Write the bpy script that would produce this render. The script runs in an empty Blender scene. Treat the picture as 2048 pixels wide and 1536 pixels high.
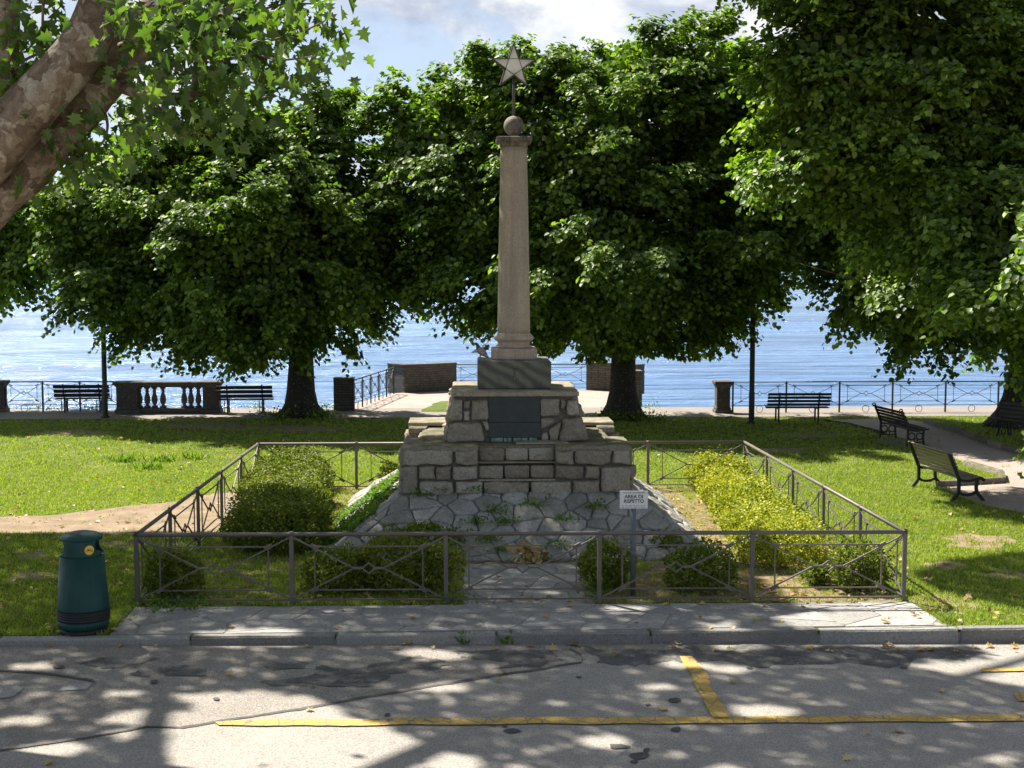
import bpy, math, random
import numpy as np
from mathutils import Vector, Matrix, noise as mnoise
from mathutils.geometry import delaunay_2d_cdt

rnd = random.Random(7)
rng = np.random.default_rng(7)
C = bpy.context.scene.collection
scene = bpy.context.scene

# ------------------------------------------------------------------ camera
F = 2660.0
H = 4.35
PITCH = math.radians(4.69)
YAW = math.radians(1.8)
fw = np.array([math.sin(YAW)*math.cos(PITCH), math.cos(YAW)*math.cos(PITCH), -math.sin(PITCH)])
rt = np.array([math.cos(YAW), -math.sin(YAW), 0.0])
up = np.cross(rt, fw)

def ray(px, py):
    return fw + rt*((px-1024)/F) + up*((768-py)/F)
def P(px, py, z=0.0):
    d = ray(px, py); t = (z-H)/d[2]
    return Vector((d[0]*t, d[1]*t, z))
def PD(px, py, D):
    d = ray(px, py); t = D/d[1]
    return Vector((d[0]*t, D, H+d[2]*t))
def proj(x, y, z):
    v = np.stack([np.asarray(x, float), np.asarray(y, float), np.asarray(z, float)-H], -1)
    zc = v@fw
    return 1024+F*(v@rt)/zc, 768-F*(v@up)/zc

cam_d = bpy.data.cameras.new('camera')
cam = bpy.data.objects.new('camera', cam_d); C.objects.link(cam)
cam.location = (0, 0, H)
cam.rotation_euler = (math.pi/2-PITCH, 0, -YAW)
cam_d.sensor_width = 36; cam_d.lens = F/2048*36
cam_d.clip_start = 0.1; cam_d.clip_end = 30000
scene.camera = cam

SUN_EL = math.radians(52); SUN_AZ = math.radians(-45)     # azimuth from +y towards +x
S = np.array([math.sin(SUN_AZ)*math.cos(SUN_EL), math.cos(SUN_AZ)*math.cos(SUN_EL), math.sin(SUN_EL)])
KX, KY = S[0]/S[2], S[1]/S[2]

# ------------------------------------------------------------------ helpers
def tag(o, label=None, cat=None, group=None, kind=None):
    if label: o['label'] = label
    if cat: o['category'] = cat
    if group: o['group'] = group
    if kind: o['kind'] = kind
    return o
def empty(name, loc, rz=0.0):
    o = bpy.data.objects.new(name, None); C.objects.link(o)
    o.location = loc; o.rotation_euler = (0, 0, rz); o.empty_display_size = .2
    return o
def copy_tree(o, parent=None):
    c = o.copy(); C.objects.link(c); c.parent = parent
    for ch in list(o.children): copy_tree(ch, c)
    return c

class MB:
    def __init__(s): s.v = []; s.f = []; s.sm = []
    def add(s, verts, faces, smooth=False):
        b = len(s.v); s.v.extend([tuple(p) for p in verts])
        for f in faces: s.f.append(tuple(i+b for i in f)); s.sm.append(smooth)
    def box(s, c, size, rot=None, bev=0.0, jit=0.0, taper=1.0):
        hx, hy, hz = size[0]/2, size[1]/2, size[2]/2
        c = Vector(c); R = rot if rot is not None else Matrix.Identity(3)
        b = min(bev, hx*.9, hy*.9, hz*.9)
        vs = []
        if b <= 0:
            for z in (-1, 1):
                t = taper if z > 0 else 1
                for x, y in ((-1,-1),(1,-1),(1,1),(-1,1)): vs.append(Vector((x*hx*t, y*hy*t, z*hz)))
            fs = [(3,2,1,0),(4,5,6,7),(0,1,5,4),(1,2,6,5),(2,3,7,6),(3,0,4,7)]
        else:
            prof = [(-hz, b), (-hz+b, 0), (hz-b, 0), (hz, b)]
            for z, ins in prof:
                t = 1+(taper-1)*(z+hz)/(2*hz)
                ax, ay = hx*t, hy*t
                if ins > 0: ax -= b; ay -= b
                for x, y in ((-ax+b*(ins == 0), -ay), (ax-b*(ins == 0), -ay), (ax, -ay+b*(ins == 0)), (ax, ay-b*(ins == 0)),
                             (ax-b*(ins == 0), ay), (-ax+b*(ins == 0), ay), (-ax, ay-b*(ins == 0)), (-ax, -ay+b*(ins == 0))):
                    vs.append(Vector((x, y, z)))
            fs = []
            for k in range(3):
                for i in range(8):
                    j = (i+1) % 8
                    fs.append((k*8+i, k*8+j, k*8+8+j, k*8+8+i))
            fs.append(tuple(reversed(range(8)))); fs.append(tuple(range(24, 32)))
        if jit: vs = [v+Vector((rnd.uniform(-jit, jit), rnd.uniform(-jit, jit), rnd.uniform(-jit, jit))) for v in vs]
        s.add([c+R@v for v in vs], fs)
        return s
    def bar(s, p0, p1, w, d=None):
        p0 = Vector(p0); p1 = Vector(p1); L = (p1-p0).length
        if L < 1e-6: return s
        R = (p1-p0).to_track_quat('Z', 'Y').to_matrix()
        return s.box((p0+p1)/2, (w, d or w, L), R)
    def tube(s, pts, radii, n=8, cap=True, lump=0.0):
        pts = [Vector(p) for p in pts]
        if not hasattr(radii, '__len__'): radii = [radii]*len(pts)
        vs = []; prev = None
        for i, p in enumerate(pts):
            t = (pts[min(i+1, len(pts)-1)]-pts[max(i-1, 0)]).normalized()
            if prev is None:
                a = Vector((1, 0, 0)) if abs(t.x) < .9 else Vector((0, 1, 0))
                u = t.cross(a).normalized()
            else:
                u = (prev-t*prev.dot(t)).normalized()
            prev = u; w = t.cross(u)
            for k in range(n):
                a = 2*math.pi*k/n
                r = radii[i]
                if lump: r *= 1+lump*mnoise.noise(Vector((p.x*1.3+math.cos(a)*1.5, p.y*1.3+math.sin(a)*1.5, p.z*.8)))
                vs.append(p+u*math.cos(a)*r+w*math.sin(a)*r)
        fs = []
        for i in range(len(pts)-1):
            for k in range(n):
                j = (k+1) % n
                fs.append((i*n+k, i*n+j, i*n+n+j, i*n+n+k))
        s.add(vs, fs, True)
        if cap:
            b = len(s.v)-len(vs)
            s.f.append(tuple(b+k for k in reversed(range(n)))); s.sm.append(False)
            s.f.append(tuple(b+len(vs)-n+k for k in range(n))); s.sm.append(False)
        return s
    def lathe(s, prof, n=24, c=(0, 0, 0), smooth=True, sq=False):
        vs = []
        for r, z in prof:
            for k in range(n):
                a = 2*math.pi*(k+(.5 if sq else 0))/n
                rr = r*(math.sqrt(2) if sq else 1)
                vs.append((c[0]+rr*math.cos(a), c[1]+rr*math.sin(a), c[2]+z))
        fs = []
        for i in range(len(prof)-1):
            for k in range(n):
                j = (k+1) % n
                fs.append((i*n+k, i*n+j, i*n+n+j, i*n+n+k))
        s.add(vs, fs, smooth)
        b = len(s.v)-len(vs)
        s.f.append(tuple(b+k for k in reversed(range(n)))); s.sm.append(False)
        s.f.append(tuple(b+len(vs)-n+k for k in range(n))); s.sm.append(False)
        return s
    def ring(s, c, R, r, axis='y', n=16, m=6):
        c = Vector(c)
        pts = []
        for k in range(n+1):
            a = 2*math.pi*k/n
            if axis == 'y': pts.append(c+Vector((math.cos(a)*R, 0, math.sin(a)*R)))
            else: pts.append(c+Vector((0, math.cos(a)*R, math.sin(a)*R)))
        return s.tube(pts, r, m, cap=False)
    def poly(s, pts):
        s.add(pts, [tuple(range(len(pts)))]); return s
    def prism(s, pts2, z0, z1):
        n = len(pts2)
        s.add([(p[0], p[1], z0) for p in pts2]+[(p[0], p[1], z1) for p in pts2],
              [tuple(reversed(range(n))), tuple(range(n, 2*n))]+[(i, (i+1) % n, n+(i+1) % n, n+i) for i in range(n)])
        return s
    def build(s, name, mat, parent=None, off=None):
        me = bpy.data.meshes.new(name)
        v = s.v if off is None else [(p[0]-off[0], p[1]-off[1], p[2]-off[2]) for p in s.v]
        me.from_pydata(v, [], s.f)
        me.polygons.foreach_set('use_smooth', s.sm)
        me.update()
        o = bpy.data.objects.new(name, me); C.objects.link(o)
        if mat: me.materials.append(mat)
        if parent: o.parent = parent
        return o

def np_mesh(name, V, nv, faces, mat, parent=None, off=None):
    """V: (n*nv,3) vertices; faces: list of index tuples inside one island of nv vertices"""
    n = len(V)//nv
    if off is not None: V = V-np.asarray(off)
    me = bpy.data.meshes.new(name)
    me.vertices.add(len(V)); me.vertices.foreach_set('co', V.astype(np.float32).ravel())
    idx = np.concatenate([np.array(f) for f in faces]); tot = [len(f) for f in faces]
    L = (np.arange(n)[:, None]*nv+idx[None, :]).ravel()
    me.loops.add(len(L)); me.loops.foreach_set('vertex_index', L.astype(np.int32))
    st = np.concatenate([[0], np.cumsum(tot)])[:-1]
    starts = (np.arange(n)[:, None]*len(idx)+st[None, :]).ravel()
    me.polygons.add(len(starts)); me.polygons.foreach_set('loop_start', starts.astype(np.int32))
    me.update(calc_edges=True)
    me.validate()
    o = bpy.data.objects.new(name, me); C.objects.link(o)
    me.materials.append(mat)
    if parent: o.parent = parent
    return o

def nrm(a): return a/np.maximum(np.linalg.norm(a, axis=-1, keepdims=True), 1e-9)

LEAF_LINDEN = (np.array([(0,0,0),(.12,.40,.10),(.55,.44,.08),(1,0,-.08),(.55,-.44,.08),(.12,-.40,.10)], float), [(0,3,2,1),(0,5,4,3)])
hl = [(.0,.0),(-.08,.30),(.12,.28),(.22,.62),(.40,.26),(.62,.50),(.66,.20),(1,0)]
LEAF_PLANE = (np.array([(u, v, .45*abs(v)-.35*u*u) for u, v in hl]+[(u, -v, .30*abs(v)-.35*u*u) for u, v in hl[1:-1]], float),
              [(0,7,6,5,4,3,2,1),(0,8,9,10,11,12,13,7)])
LEAF_SMALL = (np.array([(0,0,0),(.5,.34,.05),(1,0,0),(.5,-.34,.05)], float), [(0,2,1),(0,3,2)])
LEAF_BLADE = (np.array([(0,.09,0),(0,-.09,0),(.55,.07,0.0),(.55,-.07,0.0),(1,0,.12)], float), [(0,1,3,2),(2,3,4)])

def leaf_verts(Pp, T, N, size, tpl):
    T = nrm(T); N = nrm(N-T*np.sum(N*T, -1, keepdims=True)); B = np.cross(N, T)
    t = tpl[0]
    s = np.asarray(size).reshape(-1, 1, 1)
    V = Pp[:, None, :]+s*(t[None, :, 0:1]*T[:, None, :]+t[None, :, 1:2]*B[:, None, :]+t[None, :, 2:3]*N[:, None, :])
    return V.reshape(-1, 3)
def leaves(name, Pp, T, N, size, tpl, mat, parent=None, off=None):
    return np_mesh(name, leaf_verts(Pp, T, N, size, tpl), len(tpl[0]), tpl[1], mat, parent, off)

def inpoly(px, py, poly):
    px = np.asarray(px, float); py = np.asarray(py, float)
    r = np.zeros(px.shape, bool); n = len(poly)
    for i in range(n):
        x0, y0 = poly[i]; x1, y1 = poly[(i+1) % n]
        c = ((y0 > py) != (y1 > py)) & (px < (x1-x0)*(py-y0)/((y1-y0) if y1 != y0 else 1e-9)+x0)
        r ^= c
    return r

# ------------------------------------------------------------------ materials
class NT:
    def __init__(s, name):
        s.m = bpy.data.materials.new(name); s.m.use_nodes = True
        s.t = s.m.node_tree; s.t.nodes.clear()
        s.out = s.t.nodes.new('ShaderNodeOutputMaterial')
    def n(s, typ, **kw):
        o = s.t.nodes.new(typ)
        for k, v in kw.items():
            if k in o.inputs.keys():
                o.inputs[k].default_value = v
            else: setattr(o, k, v)
        return o
    def l(s, a, b): s.t.links.new(a, b)
    def coord(s, kind='Object', scale=(1, 1, 1)):
        if kind == 'Pos':
            src = s.n('ShaderNodeNewGeometry').outputs['Position']
        else: src = s.n('ShaderNodeTexCoord').outputs[kind]
        m = s.n('ShaderNodeMapping'); m.inputs['Scale'].default_value = scale
        s.l(src, m.inputs['Vector']); return m.outputs[0]
    def noise(s, co, scale, detail=4, rough=.6, dist=0.0):
        o = s.n('ShaderNodeTexNoise'); o.inputs['Scale'].default_value = scale
        o.inputs['Detail'].default_value = detail; o.inputs['Roughness'].default_value = rough
        o.inputs['Distortion'].default_value = dist
        s.l(co, o.inputs['Vector']); return o.outputs['Fac']
    def voro(s, co, scale, feature='F1', out='Distance', rnd_=1.0):
        o = s.n('ShaderNodeTexVoronoi'); o.feature = feature
        o.inputs['Scale'].default_value = scale; o.inputs['Randomness'].default_value = rnd_
        s.l(co, o.inputs['Vector']); return o.outputs[out]
    def ramp(s, fac, stops):
        o = s.n('ShaderNodeValToRGB'); e = o.color_ramp.elements
        while len(e) < len(stops): e.new(.5)
        for i, (p, c) in enumerate(stops):
            e[i].position = p
            if not hasattr(c, '__len__'): c = (c, c, c)
            e[i].color = (*c, 1)
        s.l(fac, o.inputs[0]); return o.outputs[0]
    def mix(s, fac, a, b, mode='MIX'):
        o = s.n('ShaderNodeMix', data_type='RGBA', blend_type=mode)
        for v, i in ((fac, 0), (a, 6), (b, 7)):
            if hasattr(v, 'is_linked') or hasattr(v, 'links'): s.l(v, o.inputs[i])
            elif hasattr(v, '__len__'): o.inputs[i].default_value = (*v, 1)
            elif i == 0: o.inputs[i].default_value = v
            else: o.inputs[i].default_value = (v, v, v, 1)
        return o.outputs[2]
    def math(s, op, a, b=None):
        o = s.n('ShaderNodeMath', operation=op)
        for v, i in ((a, 0), (b, 1)):
            if v is None: continue
            if hasattr(v, 'links'): s.l(v, o.inputs[i])
            else: o.inputs[i].default_value = v
        return o.outputs[0]
    def bump(s, h, strength=.5, dist=.02, normal=None):
        o = s.n('ShaderNodeBump'); o.inputs['Strength'].default_value = strength
        o.inputs['Distance'].default_value = dist; s.l(h, o.inputs['Height'])
        if normal is not None: s.l(normal, o.inputs['Normal'])
        return o.outputs[0]
    def pbr(s, col, rough=.8, normal=None, metal=0.0, spec=.5, **kw):
        o = s.n('ShaderNodeBsdfPrincipled')
        for v, k in ((col, 'Base Color'), (rough, 'Roughness')):
            if hasattr(v, 'links'): s.l(v, o.inputs[k])
            elif hasattr(v, '__len__'): o.inputs[k].default_value = (*v, 1)
            else: o.inputs[k].default_value = v
        o.inputs['Metallic'].default_value = metal
        o.inputs['Specular IOR Level'].default_value = spec
        for k, v in kw.items(): o.inputs[k].default_value = v
        if normal is not None: s.l(normal, o.inputs['Normal'])
        s.l(o.outputs[0], s.out.inputs[0]); return s.m
    def island(s): return s.n('ShaderNodeNewGeometry').outputs['Random Per Island']

def leaf_mat(name, c0, c1, c2, trans=.45, gloss=.06, tcol=(1.5, 1.6, .6)):
    t = NT(name)
    isl = t.island()
    n = t.noise(t.coord('Pos'), .35, 2)
    f = t.math('ADD', t.math('MULTIPLY', isl, .7), t.math('MULTIPLY', n, .4))
    col = t.ramp(f, [(.15, c0), (.55, c1), (.95, c2)])
    d = t.n('ShaderNodeBsdfDiffuse'); t.l(col, d.inputs[0])
    tr = t.n('ShaderNodeBsdfTranslucent')
    tc = t.mix(1.0, col, tcol, 'MULTIPLY'); t.l(tc, tr.inputs[0])
    m1 = t.n('ShaderNodeMixShader'); m1.inputs[0].default_value = trans
    t.l(d.outputs[0], m1.inputs[1]); t.l(tr.outputs[0], m1.inputs[2])
    g = t.n('ShaderNodeBsdfGlossy'); g.inputs['Roughness'].default_value = .5
    g.inputs['Color'].default_value = (1, 1, 1, 1)
    m2 = t.n('ShaderNodeMixShader'); m2.inputs[0].default_value = gloss
    t.l(m1.outputs[0], m2.inputs[1]); t.l(g.outputs[0], m2.inputs[2])
    t.l(m2.outputs[0], t.out.inputs[0])
    return t.m

M = {}
M['linden'] = leaf_mat('linden_leaf', (.030, .062, .009), (.088, .150, .016), (.27, .36, .045), .40, .028, (1.45, 1.75, .5))
M['plane'] = leaf_mat('plane_leaf', (.045, .088, .014), (.08, .14, .022), (.14, .21, .034), .45, .03, (1.5, 1.65, .55))
M['hedge'] = leaf_mat('hedge_leaf', (.06, .095, .012), (.11, .155, .018), (.25, .25, .03), .3, .02)
M['hedge_gold'] = leaf_mat('golden_hedge_leaf', (.14, .185, .02), (.31, .335, .03), (.50, .46, .055), .3, .02)
M['grass'] = leaf_mat('grass_blade', (.14, .205, .030), (.25, .32, .05), (.38, .41, .095), .4, .015)
M['weed'] = leaf_mat('weed_leaf', (.06, .12, .012), (.10, .19, .02), (.17, .26, .03), .4, .02)
M['dry'] = leaf_mat('dry_leaf', (.25, .15, .06), (.45, .31, .12), (.60, .50, .24), .25, .03, (1.2, 1.0, .6))

def m_stone(name, c0, c1, c2, bump=.8, moss=0.0, per=.5, scale=1.0):
    t = NT(name); co = t.coord('Pos')
    isl = t.island()
    n1 = t.noise(co, 5*scale, 6, .7); n2 = t.noise(co, 28*scale, 6, .75); n3 = t.noise(co, 1.2*scale, 3)
    base = t.ramp(t.math('ADD', t.math('MULTIPLY', isl, per), t.math('MULTIPLY', n1, 1-per*.6)), [(.25, c0), (.55, c1), (.85, c2)])
    base = t.mix(.75, base, t.ramp(n2, [(.25, .25), (.5, .75), (.75, 1.15)]), 'MULTIPLY')
    # lichen and dark weathering blotches
    base = t.mix(t.ramp(n1, [(.58, 0), (.68, .55)]), base, (.09, .085, .065))
    base = t.mix(t.ramp(t.noise(co, 14*scale, 4), [(.60, 0), (.70, .5)]), base, (.42, .41, .36))
    if moss:
        g = t.n('ShaderNodeNewGeometry'); sx = t.n('ShaderNodeSeparateXYZ'); t.l(g.outputs['Normal'], sx.inputs[0])
        u = t.ramp(sx.outputs['Z'], [(.35, 0), (.8, 1)])
        mm = t.math('MULTIPLY', u, t.ramp(t.noise(co, 3.5, 5, .7), [(.36, 0), (.58, moss)]))
        base = t.mix(mm, base, t.ramp(n2, [(.3, (.055, .050, .022)), (.6, (.13, .115, .04)), (.8, (.2, .15, .05))]))
    h = t.math('ADD', n2, t.math('MULTIPLY', n1, 2.2)); h = t.math('ADD', h, t.math('MULTIPLY', t.voro(co, 9*scale), .5))
    return t.pbr(base, .92, t.bump(h, bump, .03), spec=.25)
M['rubble'] = m_stone('rubble_stone', (.26, .215, .16), (.42, .365, .285), (.56, .51, .42), 1.0, .9)
M['skirt'] = m_stone('grey_rubble_stone', (.34, .32, .285), (.47, .45, .41), (.62, .60, .55), 1.0, .35)
M['slab'] = m_stone('weathered_slab', (.20, .18, .14), (.30, .27, .21), (.42, .37, .29), .9, .9)
M['capslab'] = m_stone('pale_slab', (.30, .25, .18), (.42, .36, .27), (.5, .44, .34), .7, .6)
M['mortar'] = m_stone('dark_mortar', (.09, .08, .065), (.15, .135, .11), (.24, .22, .185), .8)
M['skirt_mortar'] = m_stone('grey_mortar', (.16, .15, .13), (.24, .225, .20), (.33, .32, .29), .7)
M['flag'] = m_stone('flagstone', (.28, .265, .24), (.34, .325, .30), (.42, .40, .37), .35, 0, .45)
M['flag_mortar'] = m_stone('flagstone_mortar', (.24, .22, .19), (.31, .29, .255), (.38, .36, .32), .4)
M['kerb'] = m_stone('kerb_granite', (.22, .205, .185), (.30, .285, .26), (.39, .375, .34), .5, 0, .6, 2.0)
M['balus'] = m_stone('balustrade_stone', (.075, .068, .058), (.12, .108, .092), (.19, .172, .148), .5)  # tone lowered to carry the backlit shade of piers and balusters
M['bark'] = m_stone('linden_bark', (.035, .03, .025), (.06, .05, .04), (.09, .08, .065), 1.0)

# granite block with diagonal green banding
t = NT('green_granite'); co = t.coord('Pos')
mp = t.n('ShaderNodeMapping'); mp.inputs['Rotation'].default_value = (0, math.radians(-32), 0); t.l(co, mp.inputs[0])
w = t.n('ShaderNodeTexWave'); w.bands_direction = 'Z'; w.inputs['Scale'].default_value = 1.6; w.inputs['Distortion'].default_value = 5
w.inputs['Detail'].default_value = 5; t.l(mp.outputs[0], w.inputs[0])
c = t.ramp(w.outputs['Fac'], [(.1, (.085, .088, .07)), (.5, (.125, .125, .095)), (.9, (.18, .17, .12))])
c = t.mix(.6, c, t.ramp(t.noise(co, 60, 5, .8), [(.3, .5), (.7, 1.2)]), 'MULTIPLY')
c = t.mix(t.ramp(t.noise(co, 4, 5), [(.55, 0), (.75, .6)]), c, (.05, .045, .04))
M['granite'] = t.pbr(c, .7, t.bump(t.noise(co, 50, 5), .25, .01))
# shaft
t = NT('pink_granite_shaft'); co = t.coord('Pos')
c = t.ramp(t.noise(co, 55, 3, .8), [(.28, (.20, .155, .115)), (.45, (.40, .325, .245)), (.62, (.52, .425, .325)), (.8, (.68, .58, .47))])
z = t.noise(t.coord('Pos', (7, 7, .35)), 1.0, 5, .6)
c = t.mix(t.ramp(z, [(.42, 0), (.7, .55)]), c, (.17, .14, .115))
c = t.mix(t.ramp(t.noise(co, 2.2, 5), [(.5, 0), (.75, .45)]), c, (.23, .19, .155))
M['shaft'] = t.pbr(c, .75, t.bump(t.noise(co, 90, 4), .3, .008), spec=.35)
t = NT('weathered_capital'); co = t.coord('Pos')
c = t.ramp(t.noise(t.coord('Pos', (6, 6, .8)), 1.3, 6, .7), [(.35, (.26, .22, .17)), (.5, (.16, .135, .105)), (.62, (.06, .052, .045))])
c = t.mix(.6, c, t.ramp(t.noise(co, 60, 4), [(.3, .6), (.7, 1.25)]), 'MULTIPLY')
M['capital'] = t.pbr(c, .85, t.bump(t.noise(co, 60, 4), .4, .01))
t = NT('bronze_plaque'); co = t.coord('Pos')
c = t.ramp(t.noise(co, 7, 6, .7), [(.3, (.020, .028, .028)), (.6, (.035, .043, .040)), (.8, (.055, .07, .062))])
br = t.noise(t.coord('Pos', (60, 1, 24)), 1.0, 3, .7)
M['plaque'] = t.pbr(c, .5, t.bump(br, .35, .006), spec=.4)
t = NT('verdigris_stone'); co = t.coord('Pos')
M['verdigris'] = t.pbr(t.ramp(t.noise(co, 12, 5), [(.3, (.08, .13, .10)), (.55, (.20, .29, .24)), (.8, (.34, .38, .32))]), .85)

def m_metal(name, c0, c1, rust=(.10, .05, .03), ra=.5, rough=.55):
    t = NT(name); co = t.coord('Pos')
    c = t.ramp(t.noise(co, 3, 5, .7), [(.3, c0), (.7, c1)])
    c = t.mix(t.ramp(t.noise(co, 18, 5, .75), [(.58, 0), (.72, ra)]), c, rust)
    return t.pbr(c, rough, t.bump(t.noise(co, 120, 3), .12, .003), metal=.25, spec=.4)
M['rail'] = m_metal('grey_painted_iron', (.115, .10, .088), (.17, .15, .13))
M['rail_dark'] = m_metal('dark_painted_iron', (.035, .037, .037), (.06, .062, .06), ra=.25)
M['iron'] = m_metal('black_cast_iron', (.02, .02, .018), (.04, .038, .034), ra=.2)
M['pole'] = m_metal('pole_paint', (.035, .035, .032), (.055, .055, .05), ra=.2)
M['signpost'] = m_metal('blue_grey_post', (.10, .125, .145), (.14, .165, .185), ra=.15, rough=.45)
M['starframe'] = m_metal('rusty_star_frame', (.07, .06, .055), (.13, .11, .10), ra=.6)
t = NT('frosted_star_pane'); co = t.coord('Pos')
c = t.ramp(t.noise(co, 8, 5), [(.3, (.62, .61, .58)), (.7, (.80, .79, .76))])
d_ = t.n('ShaderNodeBsdfDiffuse'); t.l(c, d_.inputs[0]); t_ = t.n('ShaderNodeBsdfTranslucent'); t.l(c, t_.inputs[0])
x_ = t.n('ShaderNodeMixShader'); x_.inputs[0].default_value = .5; t.l(d_.outputs[0], x_.inputs[1]); t.l(t_.outputs[0], x_.inputs[2]); t.l(x_.outputs[0], t.out.inputs[0])
M['pane'] = t.m
t = NT('green_bin_plastic'); co = t.coord('Pos')
c = t.ramp(t.noise(co, 4, 5), [(.3, (.005, .042, .037)), (.7, (.009, .062, .054))])
c = t.mix(t.ramp(t.noise(t.coord('Pos', (12, 12, 1.2)), 1, 5, .7), [(.5, 0), (.75, .35)]), c, (.07, .09, .07))
M['bin'] = t.pbr(c, t.ramp(t.noise(co, 9, 4), [(.3, .38), (.7, .6)]), spec=.3)
def plain(name, c, rough=.6, var=.25, sc=20, spec=.4, metal=0):
    t = NT(name); co = t.coord('Pos')
    col = t.ramp(t.noise(co, sc, 5, .7), [(.25, tuple(x*(1-var) for x in c)), (.75, tuple(min(1, x*(1+var)) for x in c))])
    return t.pbr(col, rough, spec=spec, metal=metal)
M['black'] = plain('black_rubber', (.015, .015, .015), .6)
M['liner'] = plain('bin_liner_bag', (.42, .42, .46), .4)
M['yellow'] = plain('yellow_sticker', (.75, .50, .06), .5, .1)
M['white'] = plain('white_sign', (.72, .73, .70), .45, .08, 30)
M['ink'] = plain('sign_ink', (.03, .035, .035), .6)
M['inkgrey'] = plain('small_print_ink', (.16, .17, .17), .6)
def m_wood(name, c0, c1, c2):
    t = NT(name); co = t.coord('Object', (2, 40, 40))
    c = t.ramp(t.noise(co, 1, 6, .7), [(.25, c0), (.5, c1), (.8, c2)])
    return t.pbr(c, .75, t.bump(t.noise(co, 2, 5), .4, .004), spec=.3)
M['wood_light'] = m_wood('weathered_pale_wood', (.14, .11, .075), (.27, .225, .16), (.42, .36, .27))
M['wood_dark'] = m_wood('dark_stained_wood', (.02, .016, .012), (.035, .028, .022), (.06, .05, .04))
M['wood_grey'] = m_wood('grey_worn_wood', (.05, .045, .04), (.10, .09, .08), (.17, .155, .14))
t = NT('brick_coping_wall'); co = t.coord('Pos')
sw = t.n('ShaderNodeVectorMath', operation='MULTIPLY'); 
sp = t.n('ShaderNodeSeparateXYZ'); t.l(co, sp.inputs[0])
cb = t.n('ShaderNodeCombineXYZ'); t.l(t.math('ADD', sp.outputs[0], sp.outputs[1]), cb.inputs[0]); t.l(sp.outputs[2], cb.inputs[1])
bk = t.n('ShaderNodeTexBrick'); t.l(cb.outputs[0], bk.inputs[0])
bk.inputs['Color1'].default_value = (.085, .080, .068, 1); bk.inputs['Color2'].default_value = (.13, .12, .103, 1); bk.inputs['Mortar'].default_value = (.045, .04, .033, 1)
bk.inputs['Scale'].default_value = 1.0; bk.inputs['Brick Width'].default_value = .24; bk.inputs['Row Height'].default_value = .085; bk.inputs['Mortar Size'].default_value = .009
bk.inputs['Bias'].default_value = -.1
c = t.mix(.6, bk.outputs[0], t.ramp(t.noise(co, 9, 5), [(.3, .5), (.7, 1.35)]), 'MULTIPLY')
M['brick'] = t.pbr(c, .9, t.bump(t.math('ADD', t.math('MULTIPLY', bk.outputs['Fac'], -1), t.noise(co, 30, 4)), .6, .02))

# plane tree bark: flaking patches
t = NT('plane_bark'); co = t.coord('Pos')
nz_ = t.n('ShaderNodeTexNoise'); nz_.inputs['Scale'].default_value = 5; nz_.inputs['Detail'].default_value = 6; t.l(co, nz_.inputs['Vector'])
vm = t.n('ShaderNodeVectorMath', operation='SCALE'); t.l(nz_.outputs['Color'], vm.inputs[0]); vm.inputs['Scale'].default_value = .34
va = t.n('ShaderNodeVectorMath', operation='ADD'); t.l(co, va.inputs[0]); t.l(vm.outputs[0], va.inputs[1])
p1 = t.voro(va.outputs[0], 5.5, out='Color'); b1 = t.n('ShaderNodeRGBToBW'); t.l(p1, b1.inputs[0])
p2 = t.voro(va.outputs[0], 15, out='Color'); b2 = t.n('ShaderNodeRGBToBW'); t.l(p2, b2.inputs[0])
n = t.noise(co, 2.0, 5, .6)
f = t.math('ADD', t.math('ADD', t.math('MULTIPLY', b1.outputs[0], .45), t.math('MULTIPLY', b2.outputs[0], .25)), t.math('MULTIPLY', n, .55))
cr = t.n('ShaderNodeValToRGB'); cr.color_ramp.interpolation = 'LINEAR'; e_ = cr.color_ramp.elements
for k_ in range(4): e_.new(.5)
for k_, (p_, c_) in enumerate([(.40, (.10, .070, .048)), (.54, (.145, .105, .072)), (.64, (.185, .14, .098)), (.72, (.235, .185, .13)), (.79, (.30, .255, .185)), (.88, (.37, .335, .25))]):
    e_[k_].position = p_; e_[k_].color = (*c_, 1)
t.l(f, cr.inputs[0])
c = t.mix(.55, cr.outputs[0], t.ramp(t.noise(co, 40, 5, .8), [(.3, .55), (.7, 1.35)]), 'MULTIPLY')
M['plane_bark'] = t.pbr(c, .88, t.bump(t.math('ADD', t.math('MULTIPLY', f, 2), t.math('MULTIPLY', t.noise(co, 30, 5), .6)), .9, .03), spec=.15)

# asphalt
def m_asphalt(name, c0, c1, agg, wear=.5):
    t = NT(name); co = t.coord('Pos')
    a = t.voro(co, 95, out='Color'); bw = t.n('ShaderNodeRGBToBW'); t.l(a, bw.inputs[0])
    n = t.noise(co, .8, 5, .6); f = t.noise(co, 140, 3, .8)
    base = t.ramp(n, [(.3, c0), (.7, c1)])
    base = t.mix(.7, base, t.ramp(bw.outputs[0], [(.2, .55), (.5, .95), (.78, agg)]), 'MULTIPLY')
    base = t.mix(.4, base, t.ramp(f, [(.3, .6), (.7, 1.4)]), 'MULTIPLY')
    base = t.mix(t.ramp(t.noise(co, 3.1, 6, .7), [(.56, 0), (.7, wear*.5)]), base, tuple(x*.55 for x in c0))
    return t.pbr(base, .88, t.bump(t.math('ADD', bw.outputs[0], f), .5, .006), spec=.3)
M['asphalt_old'] = m_asphalt('old_coarse_asphalt', (.215, .19, .161), (.275, .247, .211), 1.6)
M['asphalt_new'] = m_asphalt('smooth_grey_asphalt', (.275, .25, .216), (.325, .298, .26), 1.3, .3)
M['asphalt_wet'] = m_asphalt('dark_stained_asphalt', (.065, .063, .062), (.09, .086, .082), 1.4, .3)
t = NT('ragged_dark_stain'); co = t.coord('Pos')
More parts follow.
